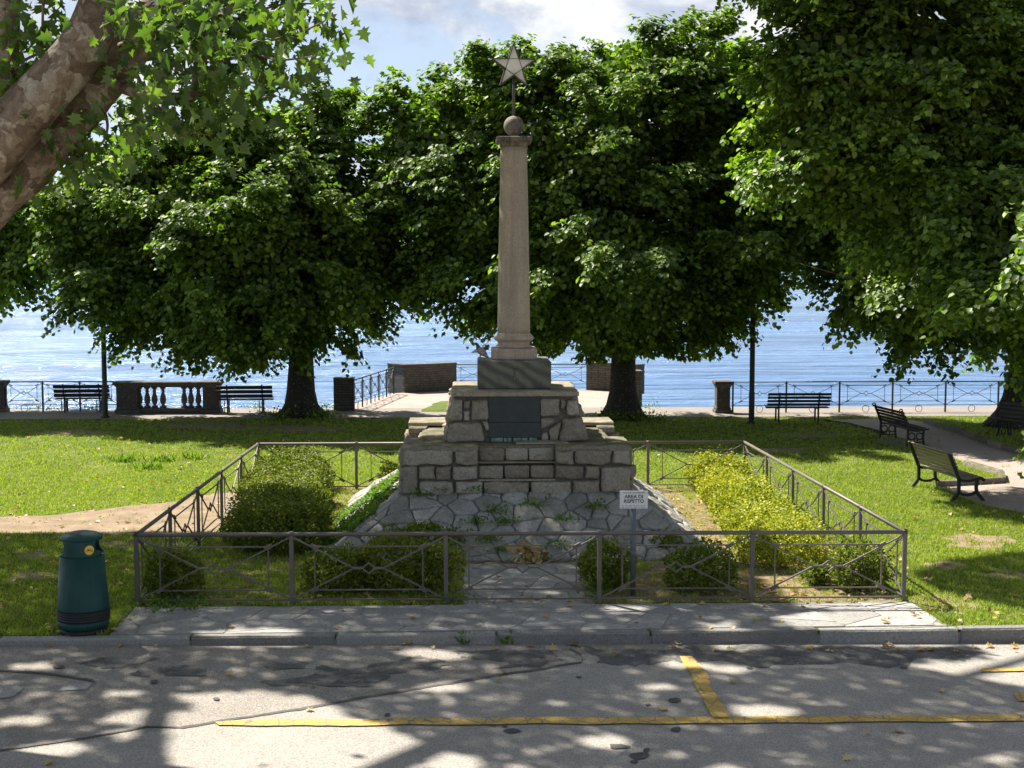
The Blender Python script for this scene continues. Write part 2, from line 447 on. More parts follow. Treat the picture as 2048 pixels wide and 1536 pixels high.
a = t.voro(co, 95, out='Color'); bw = t.n('ShaderNodeRGBToBW'); t.l(a, bw.inputs[0])
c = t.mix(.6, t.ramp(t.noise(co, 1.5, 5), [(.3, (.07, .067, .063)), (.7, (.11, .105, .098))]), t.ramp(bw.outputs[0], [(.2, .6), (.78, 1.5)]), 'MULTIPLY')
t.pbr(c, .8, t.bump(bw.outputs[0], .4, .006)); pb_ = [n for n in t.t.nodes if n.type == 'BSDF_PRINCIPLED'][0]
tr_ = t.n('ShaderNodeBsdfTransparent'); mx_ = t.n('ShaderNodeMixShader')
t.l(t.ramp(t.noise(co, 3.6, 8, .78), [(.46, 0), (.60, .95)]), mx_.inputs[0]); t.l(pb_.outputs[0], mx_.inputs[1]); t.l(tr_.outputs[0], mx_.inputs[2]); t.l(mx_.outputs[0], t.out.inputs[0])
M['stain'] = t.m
M['crack'] = plain('crack_filler', (.085, .078, .070), .9, .4, 8)
M['concrete'] = m_asphalt('pale_concrete_patch', (.30, .285, .26), (.36, .34, .31), 1.2, .2)
t = NT('worn_yellow_paint'); co = t.coord('Pos')
c = t.ramp(t.noise(co, 6, 5), [(.3, (.44, .27, .04)), (.7, (.54, .35, .065))])
v = t.voro(t.coord('Pos', (5.5, 3, 1)), 1.0, 'DISTANCE_TO_EDGE')
c = t.mix(t.ramp(v, [(.012, .9), (.035, 0)]), c, (.14, .12, .09))
c = t.mix(t.ramp(t.noise(co, 22, 8, .85), [(.50, 0), (.60, .9)]), c, (.2, .17, .13))
M['yellow_paint'] = t.pbr(c, .8, t.bump(v, .3, .004))
t = NT('dirt'); co = t.coord('Pos')
c = t.ramp(t.noise(co, 2.2, 6, .7), [(.25, (.14, .10, .062)), (.5, (.24, .178, .118)), (.8, (.33, .26, .18))])
c = t.mix(.5, c, t.ramp(t.noise(co, 60, 4, .8), [(.3, .6), (.7, 1.3)]), 'MULTIPLY')
M['dirt'] = t.pbr(c, .95, t.bump(t.noise(co, 40, 5), .5, .02), spec=.1)
M['gravel'] = m_asphalt('pinkish_path_tarmac', (.30, .235, .20), (.37, .30, .26), 1.25, .2)
M['prom'] = m_asphalt('promenade_paving', (.20, .175, .15), (.27, .235, .20), 1.2, .2)
t = NT('lawn_soil'); co = t.coord('Pos')
c = t.ramp(t.noise(co, .9, 7, .75), [(.3, (.07, .10, .02)), (.5, (.11, .15, .03)), (.62, (.18, .19, .06)), (.72, (.27, .21, .12))])
c = t.mix(.7, c, t.ramp(t.noise(co, 45, 5, .8), [(.3, .45), (.7, 1.4)]), 'MULTIPLY')
M['lawn'] = t.pbr(c, .95, t.bump(t.noise(co, 35, 5), .9, .05), spec=.1)
t = NT('mulch_soil'); co = t.coord('Pos')
c = t.ramp(t.noise(co, 9, 6, .75), [(.3, (.10, .07, .04)), (.5, (.20, .15, .08)), (.7, (.36, .28, .15)), (.85, (.15, .19, .04))])
M['mulch'] = t.pbr(c, .95, t.bump(t.noise(co, 35, 5), .9, .03), spec=.1)
# water
t = NT('lake_water')
co1 = t.coord('Pos', (.22, 1.1, 1)); co2 = t.coord('Pos', (.05, .22, 1)); co3 = t.coord('Pos', (.006, .03, 1))
h = t.math('ADD', t.noise(co1, 1.0, 5, .62, .4), t.math('MULTIPLY', t.noise(co2, 1.0, 4, .6, .5), 3.2))
h = t.math('ADD', h, t.math('MULTIPLY', t.noise(co3, 1.0, 3, .5), 12.0))
nb = t.bump(h, 1.0, 1.05)
c = t.ramp(t.noise(co3, 2, 3), [(.35, (.08, .17, .33)), (.65, (.13, .24, .41))])
M['water'] = t.pbr(c, t.ramp(t.noise(co3, 1.4, 4, .6), [(.38, .05), (.62, .32)]), nb, spec=.5, IOR=1.333)
t = NT('hazy_far_shore_forest')
M['hill'] = t.pbr(t.ramp(t.noise(t.coord('Pos'), .004, 5), [(.3, (.07, .12, .17)), (.7, (.12, .18, .24))]), 1.0, spec=0)  # distance haze is put into the blue-grey base colour

# ------------------------------------------------------------------ world and sun
w = bpy.data.worlds.new('World'); scene.world = w; w.use_nodes = True
wt = w.node_tree; wt.nodes.clear()
def wn(typ, **kw):
    o = wt.nodes.new(typ)
    for k, v in kw.items(): setattr(o, k, v)
    return o
sky = wn('ShaderNodeTexSky', sky_type='NISHITA', sun_disc=False)
sky.sun_elevation = SUN_EL; sky.sun_rotation = SUN_AZ; sky.altitude = 200; sky.air_density = 1.0; sky.dust_density = .6; sky.ozone_density = 1.5
tc = wn('ShaderNodeTexCoord'); sep = wn('ShaderNodeSeparateXYZ'); wt.links.new(tc.outputs['Generated'], sep.inputs[0])
zz = wn('ShaderNodeMath', operation='MAXIMUM'); wt.links.new(sep.outputs[2], zz.inputs[0]); zz.inputs[1].default_value = 0
za = wn('ShaderNodeMath', operation='ADD'); wt.links.new(zz.outputs[0], za.inputs[0]); za.inputs[1].default_value = .12
dx = wn('ShaderNodeMath', operation='DIVIDE'); wt.links.new(sep.outputs[0], dx.inputs[0]); wt.links.new(za.outputs[0], dx.inputs[1])
dy = wn('ShaderNodeMath', operation='DIVIDE'); wt.links.new(sep.outputs[1], dy.inputs[0]); wt.links.new(za.outputs[0], dy.inputs[1])
cmb = wn('ShaderNodeCombineXYZ'); wt.links.new(dx.outputs[0], cmb.inputs[0]); wt.links.new(dy.outputs[0], cmb.inputs[1])
def wnoise(scale, detail, dist, off, rough=.6):
    m = wn('ShaderNodeMapping'); m.inputs['Location'].default_value = off; wt.links.new(tc.outputs['Generated'], m.inputs[0]); m.inputs['Scale'].default_value = (1, 1, 1.7)
    o = wn('ShaderNodeTexNoise'); o.inputs['Scale'].default_value = scale; o.inputs['Detail'].default_value = detail
    o.inputs['Roughness'].default_value = rough; o.inputs['Distortion'].default_value = dist; wt.links.new(m.outputs[0], o.inputs[0]); return o.outputs[0]
def wramp(src, stops):
    o = wn('ShaderNodeValToRGB'); e = o.color_ramp.elements
    while len(e) < len(stops): e.new(.5)
    for i, (p, c) in enumerate(stops):
        if not hasattr(c, '__len__'): c = (c, c, c)
        e[i].position = p; e[i].color = (*c, 1)
    wt.links.new(src, o.inputs[0]); return o.outputs[0]
cover = wramp(wnoise(4.4, 9, .25, (3.1, 1.7, 0), .58), [(.41, 0), (.50, 1)])
shade = wramp(wnoise(7.5, 9, .35, (8.0, 4.0, 0), .6), [(.38, (1.9, 2.3, 3.05)), (.47, (2.8, 3.05, 3.55)), (.56, (4.3, 4.35, 4.45))])
bank = wramp(sep.outputs[1], [(.30, .12), (.62, 1)])
cvm = wn('ShaderNodeMath', operation='MULTIPLY'); wt.links.new(cover, cvm.inputs[0]); wt.links.new(bank, cvm.inputs[1])
pale = wn('ShaderNodeMix', data_type='RGBA'); pale.inputs[0].default_value = .62; wt.links.new(sky.outputs[0], pale.inputs[6])
bwn = wn('ShaderNodeRGBToBW'); wt.links.new(sky.outputs[0], bwn.inputs[0]); wt.links.new(bwn.outputs[0], pale.inputs[7])
hz_ = wn('ShaderNodeMix', data_type='RGBA', blend_type='MULTIPLY'); hz_.inputs[0].default_value = 1; wt.links.new(pale.outputs[2], hz_.inputs[6]); wt.links.new(wramp(zz.outputs[0], [(0.0, (.36, .42, .52)), (.35, (.8, .86, .95)), (.6, (1, 1, 1))]), hz_.inputs[7])
mx = wn('ShaderNodeMix', data_type='RGBA'); wt.links.new(cvm.outputs[0], mx.inputs[0]); wt.links.new(hz_.outputs[2], mx.inputs[6]); wt.links.new(shade, mx.inputs[7])
bg = wn('ShaderNodeBackground'); bg.inputs[1].default_value = .088
wt.links.new(mx.outputs[2], bg.inputs[0])
wo = wn('ShaderNodeOutputWorld'); wt.links.new(bg.outputs[0], wo.inputs[0])

sl = bpy.data.lights.new('sun', 'SUN'); sl.energy = 5.0; sl.angle = math.radians(.7); sl.color = (1.0, .95, .86)
so = bpy.data.objects.new('sun', sl); C.objects.link(so)
so.rotation_euler = Vector(-S).to_track_quat('-Z', 'Y').to_euler()
scene.view_settings.view_transform = 'Standard'; scene.view_settings.look = 'None'
scene.view_settings.exposure = 1.4; scene.view_settings.gamma = 1
scene.cycles.max_bounces = 5; scene.cycles.diffuse_bounces = 2; scene.cycles.glossy_bounces = 2
scene.cycles.transmission_bounces = 3; scene.cycles.transparent_max_bounces = 4
scene.cycles.use_denoising = True

# ------------------------------------------------------------------ ground
def sheet(name, pxs, z, mat, dens=None, jit=0.0, world=False, kind='structure', zf=None):
    pts = [Vector(p) if world else P(p[0], p[1], z) for p in pxs]
    out = []
    for i, p in enumerate(pts):
        q = pts[(i+1) % len(pts)]; n = max(1, int((q-p).length/dens)) if dens else 1
        for k in range(n):
            v = p.lerp(q, k/n)
            if jit: v = v+Vector((mnoise.noise(v*2.1+Vector((5, 1, 0)))*jit, mnoise.noise(v*2.1+Vector((1, 9, 3)))*jit, 0))+Vector((mnoise.noise(v*9)*jit*.35, mnoise.noise(v*9+Vector((4, 4, 4)))*jit*.35, 0))
            out.append((v.x, v.y))
    res = delaunay_2d_cdt([Vector(v) for v in out], [(i, (i+1) % len(out)) for i in range(len(out))], [], 1, 1e-5)
    mb = MB(); mb.add([(v.x, v.y, zf(v.x) if zf else z) for v in res[0]], [tuple(f) for f in res[2]])
    o = mb.build(name, mat)
    if kind: tag(o, kind=kind)
    return o

KA = P(0, 1281); KB = P(2048, 1258)
kd = (KB-KA).normalized(); kn = Vector((-kd.y, kd.x, 0))
def K(t, off, z): v = KA+kd*t+kn*off; return (v.x, v.y, z)
def zroad(x): return -.112-.0086*x
SHORE = P(1300, 832).y
# terrain sheet (one big, drops under the lake)
mb = MB()
b0 = K(-40, 0, 0); b1 = K(60, 0, 0)
SY = 43.4
mb.add([(-60, b0[1]+.02, 0), (70, b1[1]+.02, 0), (70, SY, 0), (-60, SY, 0)], [(0, 1, 2, 3)])
tag(mb.build('lawn_ground', M['lawn']), kind='structure')
mb = MB()
mb.add([(-6000, -300, -3.5), (6000, -300, -3.5), (6000, 9000, -3.5), (-6000, 9000, -3.5)], [(0, 1, 2, 3)])
tag(mb.build('lake_bed', M['dirt']), kind='structure')
# quay wall face
mb = MB(); mb.box((5, SY-.15, -1.75), (130, .3, 3.48)); tag(mb.build('quay_wall', M['slab']), 'low stone quay wall holding the lawn edge above the lake', 'wall')
# lake
mb = MB(); mb.add([(-6000, SY+.01, -1.3), (6000, SY+.01, -1.3), (6000, 6200, -1.3), (-6000, 6200, -1.3)], [(0, 1, 2, 3)])
tag(mb.build('lake', M['water']), kind='structure')
# far hills
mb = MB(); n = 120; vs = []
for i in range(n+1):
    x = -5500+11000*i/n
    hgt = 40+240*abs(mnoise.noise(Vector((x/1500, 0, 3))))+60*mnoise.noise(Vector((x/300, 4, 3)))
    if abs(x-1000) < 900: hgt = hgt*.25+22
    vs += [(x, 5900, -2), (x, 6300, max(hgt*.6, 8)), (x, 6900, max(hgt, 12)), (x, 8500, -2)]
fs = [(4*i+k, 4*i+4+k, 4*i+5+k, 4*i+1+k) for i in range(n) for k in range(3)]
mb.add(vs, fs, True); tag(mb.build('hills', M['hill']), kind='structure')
# road
mb = MB()
r0 = K(-60, -.0, 0); r1 = K(80, -.0, 0)
mb.add([(r0[0], -14, zroad(r0[0])), (r1[0], -14, zroad(r1[0])), (r1[0], r1[1], zroad(r1[0])), (r0[0], r0[1], zroad(r0[0]))], [(0, 1, 2, 3)])
tag(mb.build('road', M['asphalt_old']), kind='structure')
def rsheet(name, pxs, lift, mat, dens=None, jit=0.0):
    pts = []
    for p in pxs:
        v = P(p[0], p[1], -.11); v = P(p[0], p[1], zroad(v.x)); pts.append(v)
    return sheet(name, pts, 0, mat, dens, jit, world=True, zf=lambda x: zroad(x)+lift)
rsheet('road_patch', [(360, 1457), (520, 1432), (760, 1392), (960, 1358), (1165, 1327), (1180, 1312), (1500, 1311), (2300, 1297), (2600, 1300), (2700, 1700), (-500, 1700), (-500, 1530), (0, 1506), (200, 1480)], .004, M['asphalt_new'])
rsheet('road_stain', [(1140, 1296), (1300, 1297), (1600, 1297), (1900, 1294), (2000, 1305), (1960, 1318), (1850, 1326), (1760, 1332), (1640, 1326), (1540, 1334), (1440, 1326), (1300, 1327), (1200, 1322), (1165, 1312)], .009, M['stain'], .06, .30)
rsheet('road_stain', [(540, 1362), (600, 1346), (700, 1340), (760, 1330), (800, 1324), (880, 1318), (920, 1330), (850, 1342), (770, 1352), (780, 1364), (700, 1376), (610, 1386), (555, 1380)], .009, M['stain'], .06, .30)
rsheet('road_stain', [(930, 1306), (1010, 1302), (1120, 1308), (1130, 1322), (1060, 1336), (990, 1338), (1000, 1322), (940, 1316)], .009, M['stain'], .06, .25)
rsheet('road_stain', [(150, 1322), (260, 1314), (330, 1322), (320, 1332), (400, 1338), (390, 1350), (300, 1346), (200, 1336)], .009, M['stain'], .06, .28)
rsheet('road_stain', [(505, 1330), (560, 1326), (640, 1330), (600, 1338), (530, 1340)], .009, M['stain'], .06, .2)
for (x, y, a, b) in ((1347, 1403, 15, 5), (1022, 1464, 17, 5), (1298, 1411, 6, 2), (1237, 1495, 22, 5), (1278, 1514, 20, 7), (1355, 1461, 10, 6), (1375, 1447, 12, 3), (985, 1452, 7, 3), (1008, 1455, 6, 2), (775, 1431, 7, 3), (1160, 1356, 6, 2), (1500, 1337, 6, 3), (310, 1365, 8, 4), (432, 1400, 6, 3), (1807, 1336, 8, 3), (1268, 1525, 8, 3), (1292, 1502, 7, 4), (120, 1335, 14, 4)):
    pts = [(x+a*math.cos(q*math.pi/5)*rnd.uniform(.75, 1.2), y+b*math.sin(q*math.pi/5)*rnd.uniform(.75, 1.2)) for q in range(10)]
    rsheet('oil_spot', pts, .013, M['asphalt_wet'], .05, .03)
def strip(name, pts, wpx, lift, mat, jit=.02):
    up_ = [(x, y-wpx/2) for x, y in pts]; dn = [(x, y+wpx/2) for x, y in reversed(pts)]
    return rsheet(name, up_+dn, lift, mat, .08, jit)
strip('road_seam', [(362, 1457), (520, 1432), (760, 1392), (960, 1358), (1165, 1327), (1160, 1312), (1140, 1300)], 4, .010, M['crack'], .05)
strip('road_seam', [(-60, 1339), (60, 1345), (185, 1361), (190, 1366)], 4, .010, M['crack'], .04)
strip('road_seam', [(-200, 1512), (0, 1503), (140, 1482), (290, 1455), (362, 1457)], 2.5, .010, M['crack'], .04)
rsheet('concrete_patch', [(132, 1370), (186, 1367), (172, 1381), (117, 1383)], .009, M['concrete'], .1, .03)
rsheet('concrete_patch', [(-40, 1375), (28, 1372), (44, 1376), (28, 1394), (-60, 1408)], .009, M['concrete'], .1, .05)
for nm, pts in (('road_marking', [(432, 1447), (520, 1442), (900, 1439), (1500, 1436), (2048, 1432), (2400, 1429), (2400, 1442), (2048, 1445), (1500, 1449), (900, 1452), (520, 1455), (440, 1453)]),
                ('road_marking', [(1359, 1315), (1382, 1315), (1405, 1340), (1462, 1440), (1428, 1442), (1390, 1370)]),
                ('road_marking', [(1958, 1340), (2100, 1338), (2100, 1345), (1960, 1346)]),
                ('road_marking', [(2028, 1390), (2100, 1387), (2100, 1408), (2040, 1404)])):
    rsheet(nm, pts, .018, M['yellow_paint'], .08, .035)
# kerb
mb = MB(); tpos = -9.0; first = True
L = (KB-KA).length
joints = []
while tpos < L+12:
    ln = rnd.uniform(1.35, 2.3)
    x0 = KA.x+kd.x*tpos; zt = .004+rnd.uniform(-.004, .004)
    c = KA+kd*(tpos+ln/2)+kn*.085
    R = Matrix(((kd.x, kn.x, 0), (kd.y, kn.y, 0), (0, 0, 1)))
    h = .36
    mb.box((c.x, c.y, zt-h/2+.006), (ln-.014, .17, h), R, bev=.02, jit=.006)
    tpos += ln
mb2 = MB(); c = KA+kd*(L/2)+kn*.13
mb2.box((c.x+kn.x*-.04, c.y+kn.y*-.04, -.17), (L+22, .14, .26), Matrix(((kd.x, kn.x, 0), (kd.y, kn.y, 0), (0, 0, 1))))
mb2.v, mb2.f, mb2.sm = mb2.v, mb2.f, mb2.sm
b = len(mb.v); mb.v += mb2.v; mb.f += [tuple(i+b for i in f) for f in mb2.f]; mb.sm += mb2.sm
tag(mb.build('kerb', M['kerb']), kind='structure')

# voronoi stones
def clip(poly, p, q, gap=0.0):
    """keep the part of poly nearer to p than q"""
    m = ((p[0]+q[0])/2, (p[1]+q[1])/2); d = (q[0]-p[0], q[1]-p[1]); ln = math.hypot(*d)
    if ln < 1e-9: return poly
    d = (d[0]/ln, d[1]/ln); out = []
    def sd(v): return (v[0]-m[0])*d[0]+(v[1]-m[1])*d[1]+gap
    for i in range(len(poly)):
        a, b_ = poly[i], poly[(i+1) % len(poly)]; sa, sb = sd(a), sd(b_)
        if sa <= 0: out.append(a)
        if (sa < 0 < sb) or (sb < 0 < sa):
            k = sa/(sa-sb); out.append((a[0]+(b_[0]-a[0])*k, a[1]+(b_[1]-a[1])*k))
    return out
def cells(bound, size, gap, r, ax=1.0):
    J = .55; xs = [p[0] for p in bound]; ys = [p[1] for p in bound]
    seeds = []
    nx = int((max(xs)-min(xs))/(size*ax))+2; ny = int((max(ys)-min(ys))/size)+2
    for i in range(nx):
        for j in range(ny):
            seeds.append((min(xs)+(i-.2+r.uniform(-J, J)+.5*(j % 2))*size*ax, min(ys)+(j+.2+r.uniform(-J, J))*size))
    out = []
    for p in seeds:
        poly = list(bound)
        for q in seeds:
            if q is p or abs(q[0]-p[0]) > 3*size*ax or abs(q[1]-p[1]) > 3*size: continue
            poly = clip(poly, p, q, gap)
            if len(poly) < 3: break
        if len(poly) >= 3:
            A = .5*abs(sum(poly[i][0]*poly[(i+1) % len(poly)][1]-poly[(i+1) % len(poly)][0]*poly[i][1] for i in range(len(poly))))
            if A > .12*size*size: out.append(poly)
    return out
def stone(mb, poly, T, h, r, gap=.012, step=.07, rough=1.0, rnd_corner=True):
    # round the corners, resample, noise; T maps (u,v,height) to 3-D
    cx = sum(p[0] for p in poly)/len(poly); cy = sum(p[1] for p in poly)/len(poly)
    if rnd_corner:
        q = []
        for i in range(len(poly)):
            a, b_ = poly[i], poly[(i+1) % len(poly)]
            q += [(a[0]*.92+b_[0]*.08, a[1]*.92+b_[1]*.08), (a[0]*.08+b_[0]*.92, a[1]*.08+b_[1]*.92)]
        poly = q
    out = []
    for i in range(len(poly)):
        a, b_ = poly[i], poly[(i+1) % len(poly)]
        n_ = max(1, int(math.hypot(b_[0]-a[0], b_[1]-a[1])/step))
        for k in range(n_): out.append((a[0]+(b_[0]-a[0])*k/n_, a[1]+(b_[1]-a[1])*k/n_))
    rad = max(math.hypot(p[0]-cx, p[1]-cy) for p in out)
    n_ = len(out); vs = []; off = Vector((r.uniform(0, 50), r.uniform(0, 50), 0))
    ring = [(-.05, 1.0), (h*.55, .985), (h*.9, 1-min(.22, .035/rad)), (h*1.0, 1-min(.4, .09/rad)), (h*1.06, .5)]
    for hh, sc in ring:
        for p in out:
            u, v = cx+(p[0]-cx)*sc, cy+(p[1]-cy)*sc
            g = gap/rad; u -= (u-cx)*g; v -= (v-cy)*g
            nz = mnoise.noise(Vector((u*9, v*9, 0))+off); nn = mnoise.noise(Vector((u*4, v*4, 7))+off)
            e = .012*rough if hh > -.01 else .0
            vs.append(T(u+nz*e, v+nn*e, hh+(nn*.5+nz*.35)*h*.55*rough*(1 if hh > h*.6 else 0)))
    vs.append(T(cx, cy, h*1.08))
    fs = []
    for k in range(len(ring)-1):
        for i in range(n_):
            j = (i+1) % n_; fs.append((k*n_+i, k*n_+j, k*n_+n_+j, k*n_+n_+i))
    b0_ = (len(ring)-1)*n_
    for i in range(n_): fs.append((b0_+i, b0_+(i+1) % n_, len(vs)-1))
    mb.add(vs, fs, True)

# pavement of crazy flagstones in front of the railing
PV = [P(272, 1216), P(1822, 1205), P(1900, 1256), P(213, 1278)]
PV[2] = Vector(K((PV[2]-KA).dot(kd), .175, 0)); PV[3] = Vector(K((PV[3]-KA).dot(kd), .175, 0))
mb = MB(); mb.prism([(p.x, p.y) for p in (PV[3], PV[2], PV[1], PV[0])], -.05, .008)
tag(mb.build('pavement_bed', M['flag_mortar']), kind='structure')
mb = MB(); rr = random.Random(11)
for c in cells([(p.x, p.y) for p in (PV[3], PV[2], PV[1], PV[0])], .62, .006, rr, 1.35):
    dz = rr.uniform(-.003, .003)
    stone(mb, c, lambda u, v, h_, dz=dz: (u, v, .009+dz+max(h_, -.03)), .006, rr, .001, .15, .5, False)
tag(mb.build('pavement', M['flag']), kind='structure')
PA = [P(925, 1214), P(1190, 1212), P(1165, 1128), P(930, 1130)]
mb = MB(); mb.prism([(p.x, p.y) for p in PA], -.05, .006); tag(mb.build('footpath_bed', M['flag_mortar']), kind='structure')
mb = MB()
for c in cells([(p.x, p.y) for p in PA], .45, .006, rr, 1.2):
    stone(mb, c, lambda u, v, h_: (u, v, .009+max(h_, -.03)), .008, rr, .004, .15, .5, False)
tag(mb.build('footpath', M['flag']), kind='structure')

DIRT = [(-300, 1002), (0, 1030), (90, 1032), (200, 1018), (330, 1005), (430, 985), (520, 985), (470, 1040), (440, 1062), (330, 1074), (200, 1066), (100, 1068), (0, 1066), (-300, 1062)]
sheet('dirt_path', DIRT, .006, M['dirt'], .25, .35)
sheet('bare_soil', [(1812, 1190), (1850, 1186), (1960, 1208), (1930, 1226), (1880, 1222), (1815, 1206)], .006, M['dirt'], .15, .2)
sheet('bare_soil', [(300, 836), (470, 832), (520, 836), (480, 841), (330, 842)], .006, M['dirt'], .6, .5)
WORN = []
for (x, y, a, b) in ((1960, 1082, 80, 16), (1890, 1132, 46, 9), (2010, 1150, 50, 10), (430, 852, 120, 7), (150, 866, 90, 6), (600, 856, 90, 7), (250, 1088, 50, 8), (60, 1110, 40, 8), (1620, 870, 80, 5), (1560, 900, 60, 5), (60, 1150, 50, 12)):
    WORN.append([(x+a*math.cos(q*math.pi/8)*rnd.uniform(.6, 1.25), y+b*math.sin(q*math.pi/8)*rnd.uniform(.6, 1.25)) for q in range(16)])
    sheet('bare_soil', WORN[-1], .005, M['dirt'], .1, .12)
# planting bed inside the railing
BED = [(300, 1207), (1800, 1203), (1500, 968), (530, 970)]
sheet('planting_bed', BED, .003, M['mulch'])
# promenade along the quay
mb = MB(); YP = P(1300, 835).y
mb.add([(-60, YP, .012), (70, YP, .012), (70, SY-.02, .012), (-60, SY-.02, .012)], [(0, 1, 2, 3)])
tag(mb.build('promenade', M['prom']), kind='structure')
# terrace floor jutting over the water
TF = [P(640, 828), P(1290, 834), P(1300, 786), P(1180, 776), P(900, 776), P(780, 783)]
ty = 50.3
tfp = [(P(668, 824).x, SY-.05), (P(1283, 824).x, SY-.05), (P(1275, 785).x, 48.5), (P(1180, 780).x, ty), (P(905, 780).x, ty), (P(786, 785).x, 48.8)]
mb = MB(); mb.prism([(p[0], p[1]) for p in tfp], -3.2, .010)
tag(mb.build('terrace_floor', M['gravel']), kind='structure')
sheet('terrace_lawn', [(840, 823), (880, 802), (1000, 800), (1010, 823)], .02, M['lawn'], .5, .15)
# path on the right
PATH = [(1655, 840), (1700, 847), (1768, 866), (1850, 890), (1931, 926), (2000, 950), (2006, 966), (1880, 972), (1921, 992), (1965, 1009), (2048, 1026), (2300, 1075), (2500, 1000), (2300, 940), (2048, 908), (2006, 896), (1930, 868), (1850, 843), (1790, 836)]
sheet('path', PATH, .008, M['gravel'], .8, .08)

# ------------------------------------------------------------------ small kerb edgings
def edging(name, pts, h, w_, label, mat):
    mb = MB(); pts = [P(*p) for p in pts]
    for i in range(len(pts)-1):
        d = pts[i+1]-pts[i]; n_ = max(1, int(d.length/.9))
        for k in range(n_):
            a = pts[i]+d*(k/n_); b_ = pts[i]+d*((k+1)/n_-.012/n_)
            an = math.atan2(d.y, d.x); R = Matrix.Rotation(an, 3, 'Z')
            mb.box(((a.x+b_.x)/2, (a.y+b_.y)/2, h/2-.03+rnd.uniform(-.008, .008)), ((b_-a).length-.012, w_, h+.06), R, bev=.012, jit=.006)
    o = mb.build(name, mat); return tag(o, label, 'kerb edging')
edging('path_edging', [(1850, 846), (1930, 870), (2006, 899), (2060, 915)], .13, .14, 'low stone edging along the far side of the right path', M['slab'])
edging('path_edging', [(1650, 842), (1700, 849), (1768, 868)], .05, .10, 'thin dark edging where the lawn meets the path behind the scroll bench', M['bark'])
edging('path_edging', [(1931, 930), (2002, 951), (2006, 966), (1870, 974)], .12, .13, 'broken brown edging at the lawn corner behind the pale wooden bench', M['slab'])
mb = MB(); a = P(1745, 885); b_ = P(1838, 897); mb.prism([(a.x, a.y), (b_.x, b_.y), (P(1850, 889).x, P(1850, 889).y), (P(1770, 877).x, P(1770, 877).y)], -.02, .03)
tag(mb.build('bench_slab', M['slab']), 'thin concrete slab under the black scroll bench by the path', 'slab')

# ------------------------------------------------------------------ railings
def rail_panel(w_, h, post_h, mat_scale=1.0, ring=False, ub=.78, lb=.20, bb=.07, bw=.011):
    """one lattice panel in local coords, x along the run"""
    mb = MB(); s = bw
    i0 = .15*w_; i1 = w_-i0; mid = (ub+lb)/2
    mb.bar((i0-.03, 0, ub), (i1+.03, 0, ub), s*1.3)
    mb.bar((i0-.03, 0, lb), (i1+.03, 0, lb), s*1.3)
    mb.bar((0, 0, bb), (w_, 0, bb), s*1.6)
    mb.bar((i0, 0, lb), (i0, 0, ub), s*1.3); mb.bar((i1, 0, lb), (i1, 0, ub), s*1.3)
    c0, c1, dd = .405*w_, .455*w_, .045*w_
    for sx in (0, 1):
        X = (lambda x: x) if sx == 0 else (lambda x: w_-x)
        # upper and lower diagonals meet a short horizontal, then open round the diamond
        mb.bar((X(0), 0, h-.03), (X(c0), -.004, mid), s*1.5); mb.bar((X(0), 0, bb+.0), (X(c0), .004, mid), s*1.5)
        mb.bar((X(c0-.005), 0, mid), (X(c1), 0, mid), s*2.0)
        for (a, b_) in (((i0-.02, ub+.012), (i0+.05, ub-.025)), ((i0-.02, lb-.012), (i0+.05, lb+.025))):
            mb.bar((X(a[0]-.03), 0, a[1]+(.02 if a[1] > mid else -.02)), (X(b_[0]), 0, b_[1]), s*2.4)
        for q in (1, -1): mb.bar((X(c1), 0, mid), (X(.5*w_), 0, mid+q*.075*h), s*1.5)
    if ring: mb.ring((w_/2, 0, bb/2), bb/2-.012, .009)
    return mb
def railing(name, label, runs, h, mat, post=.055, ring=False, kw=None, top_r=.028, group=None):
    """runs: list of (A, B, number of panels)"""
    root = empty(name, (runs[0][0].x, runs[0][0].y, 0)); off = root.location
    tag(root, label, 'railing', group); kw = kw or {}
    seen = set(); pcache = {}
    for A, B, n_ in runs:
        d = (B-A); w_ = d.length/n_; an = math.atan2(d.y, d.x)
        mb = MB(); mb.tube([A+Vector((0, 0, h)), B+Vector((0, 0, h))], top_r, 10)
        for k in range(n_+1):
            p = A+d*(k/n_); mb.tube([p+Vector((0, 0, h-.012)), p+Vector((0, 0, h+top_r+.007))], [top_r*1.25, top_r*1.1], 10)
        mb.build('top_rail', mat, root, off)
        me = None
        for k in range(n_):
            p = A+d*(k/n_)
            if me is None:
                o = rail_panel(w_, h, h, ring=ring, **kw).build('lattice_panel', mat, root); me = o
            else:
                o = me.copy(); C.objects.link(o); o.parent = root
            o.location = p-off; o.rotation_euler = (0, 0, an)
        for k in range(n_+1):
            p = A+d*(k/n_); key = (round(p.x, 1), round(p.y, 1))
            if key in seen: continue
            seen.add(key)
            if 'post' not in pcache:
                pb = MB(); pb.box((0, 0, (h-.06)/2), (post, post*.8, h+.06)); o = pb.build('post', mat, root); pcache['post'] = o
            else:
                o = pcache['post'].copy(); C.objects.link(o); o.parent = root
            o.location = p-off; o.rotation_euler = (0, 0, an)
    return root
FH = .945
FLp = P(274, 1209); FRp = P(1811, 1206)
def ground_under(px, py, z):  # ground point below a pixel known to be at height z
    v = P(px, py, z); return Vector((v.x, v.y, 0))
FL = ground_under(272, 1070, FH); FR = ground_under(1810, 1064, FH); BL = ground_under(516, 888, FH); BR = ground_under(1489, 884, FH)
railing('enclosure_railing', 'square brown iron railing with diamond lattice panels enclosing the stone monument', [(FL, FR, 5), (FR, BR, 5), (BR, BL, 5), (BL, FL, 5)], FH, M['rail'], kw=dict(bw=.0125))
lake_kw = dict(ub=.86, lb=.36, bb=.24, bw=.010)
LR = 41.6
def gx(px, D): return PD(px, 700, D).x
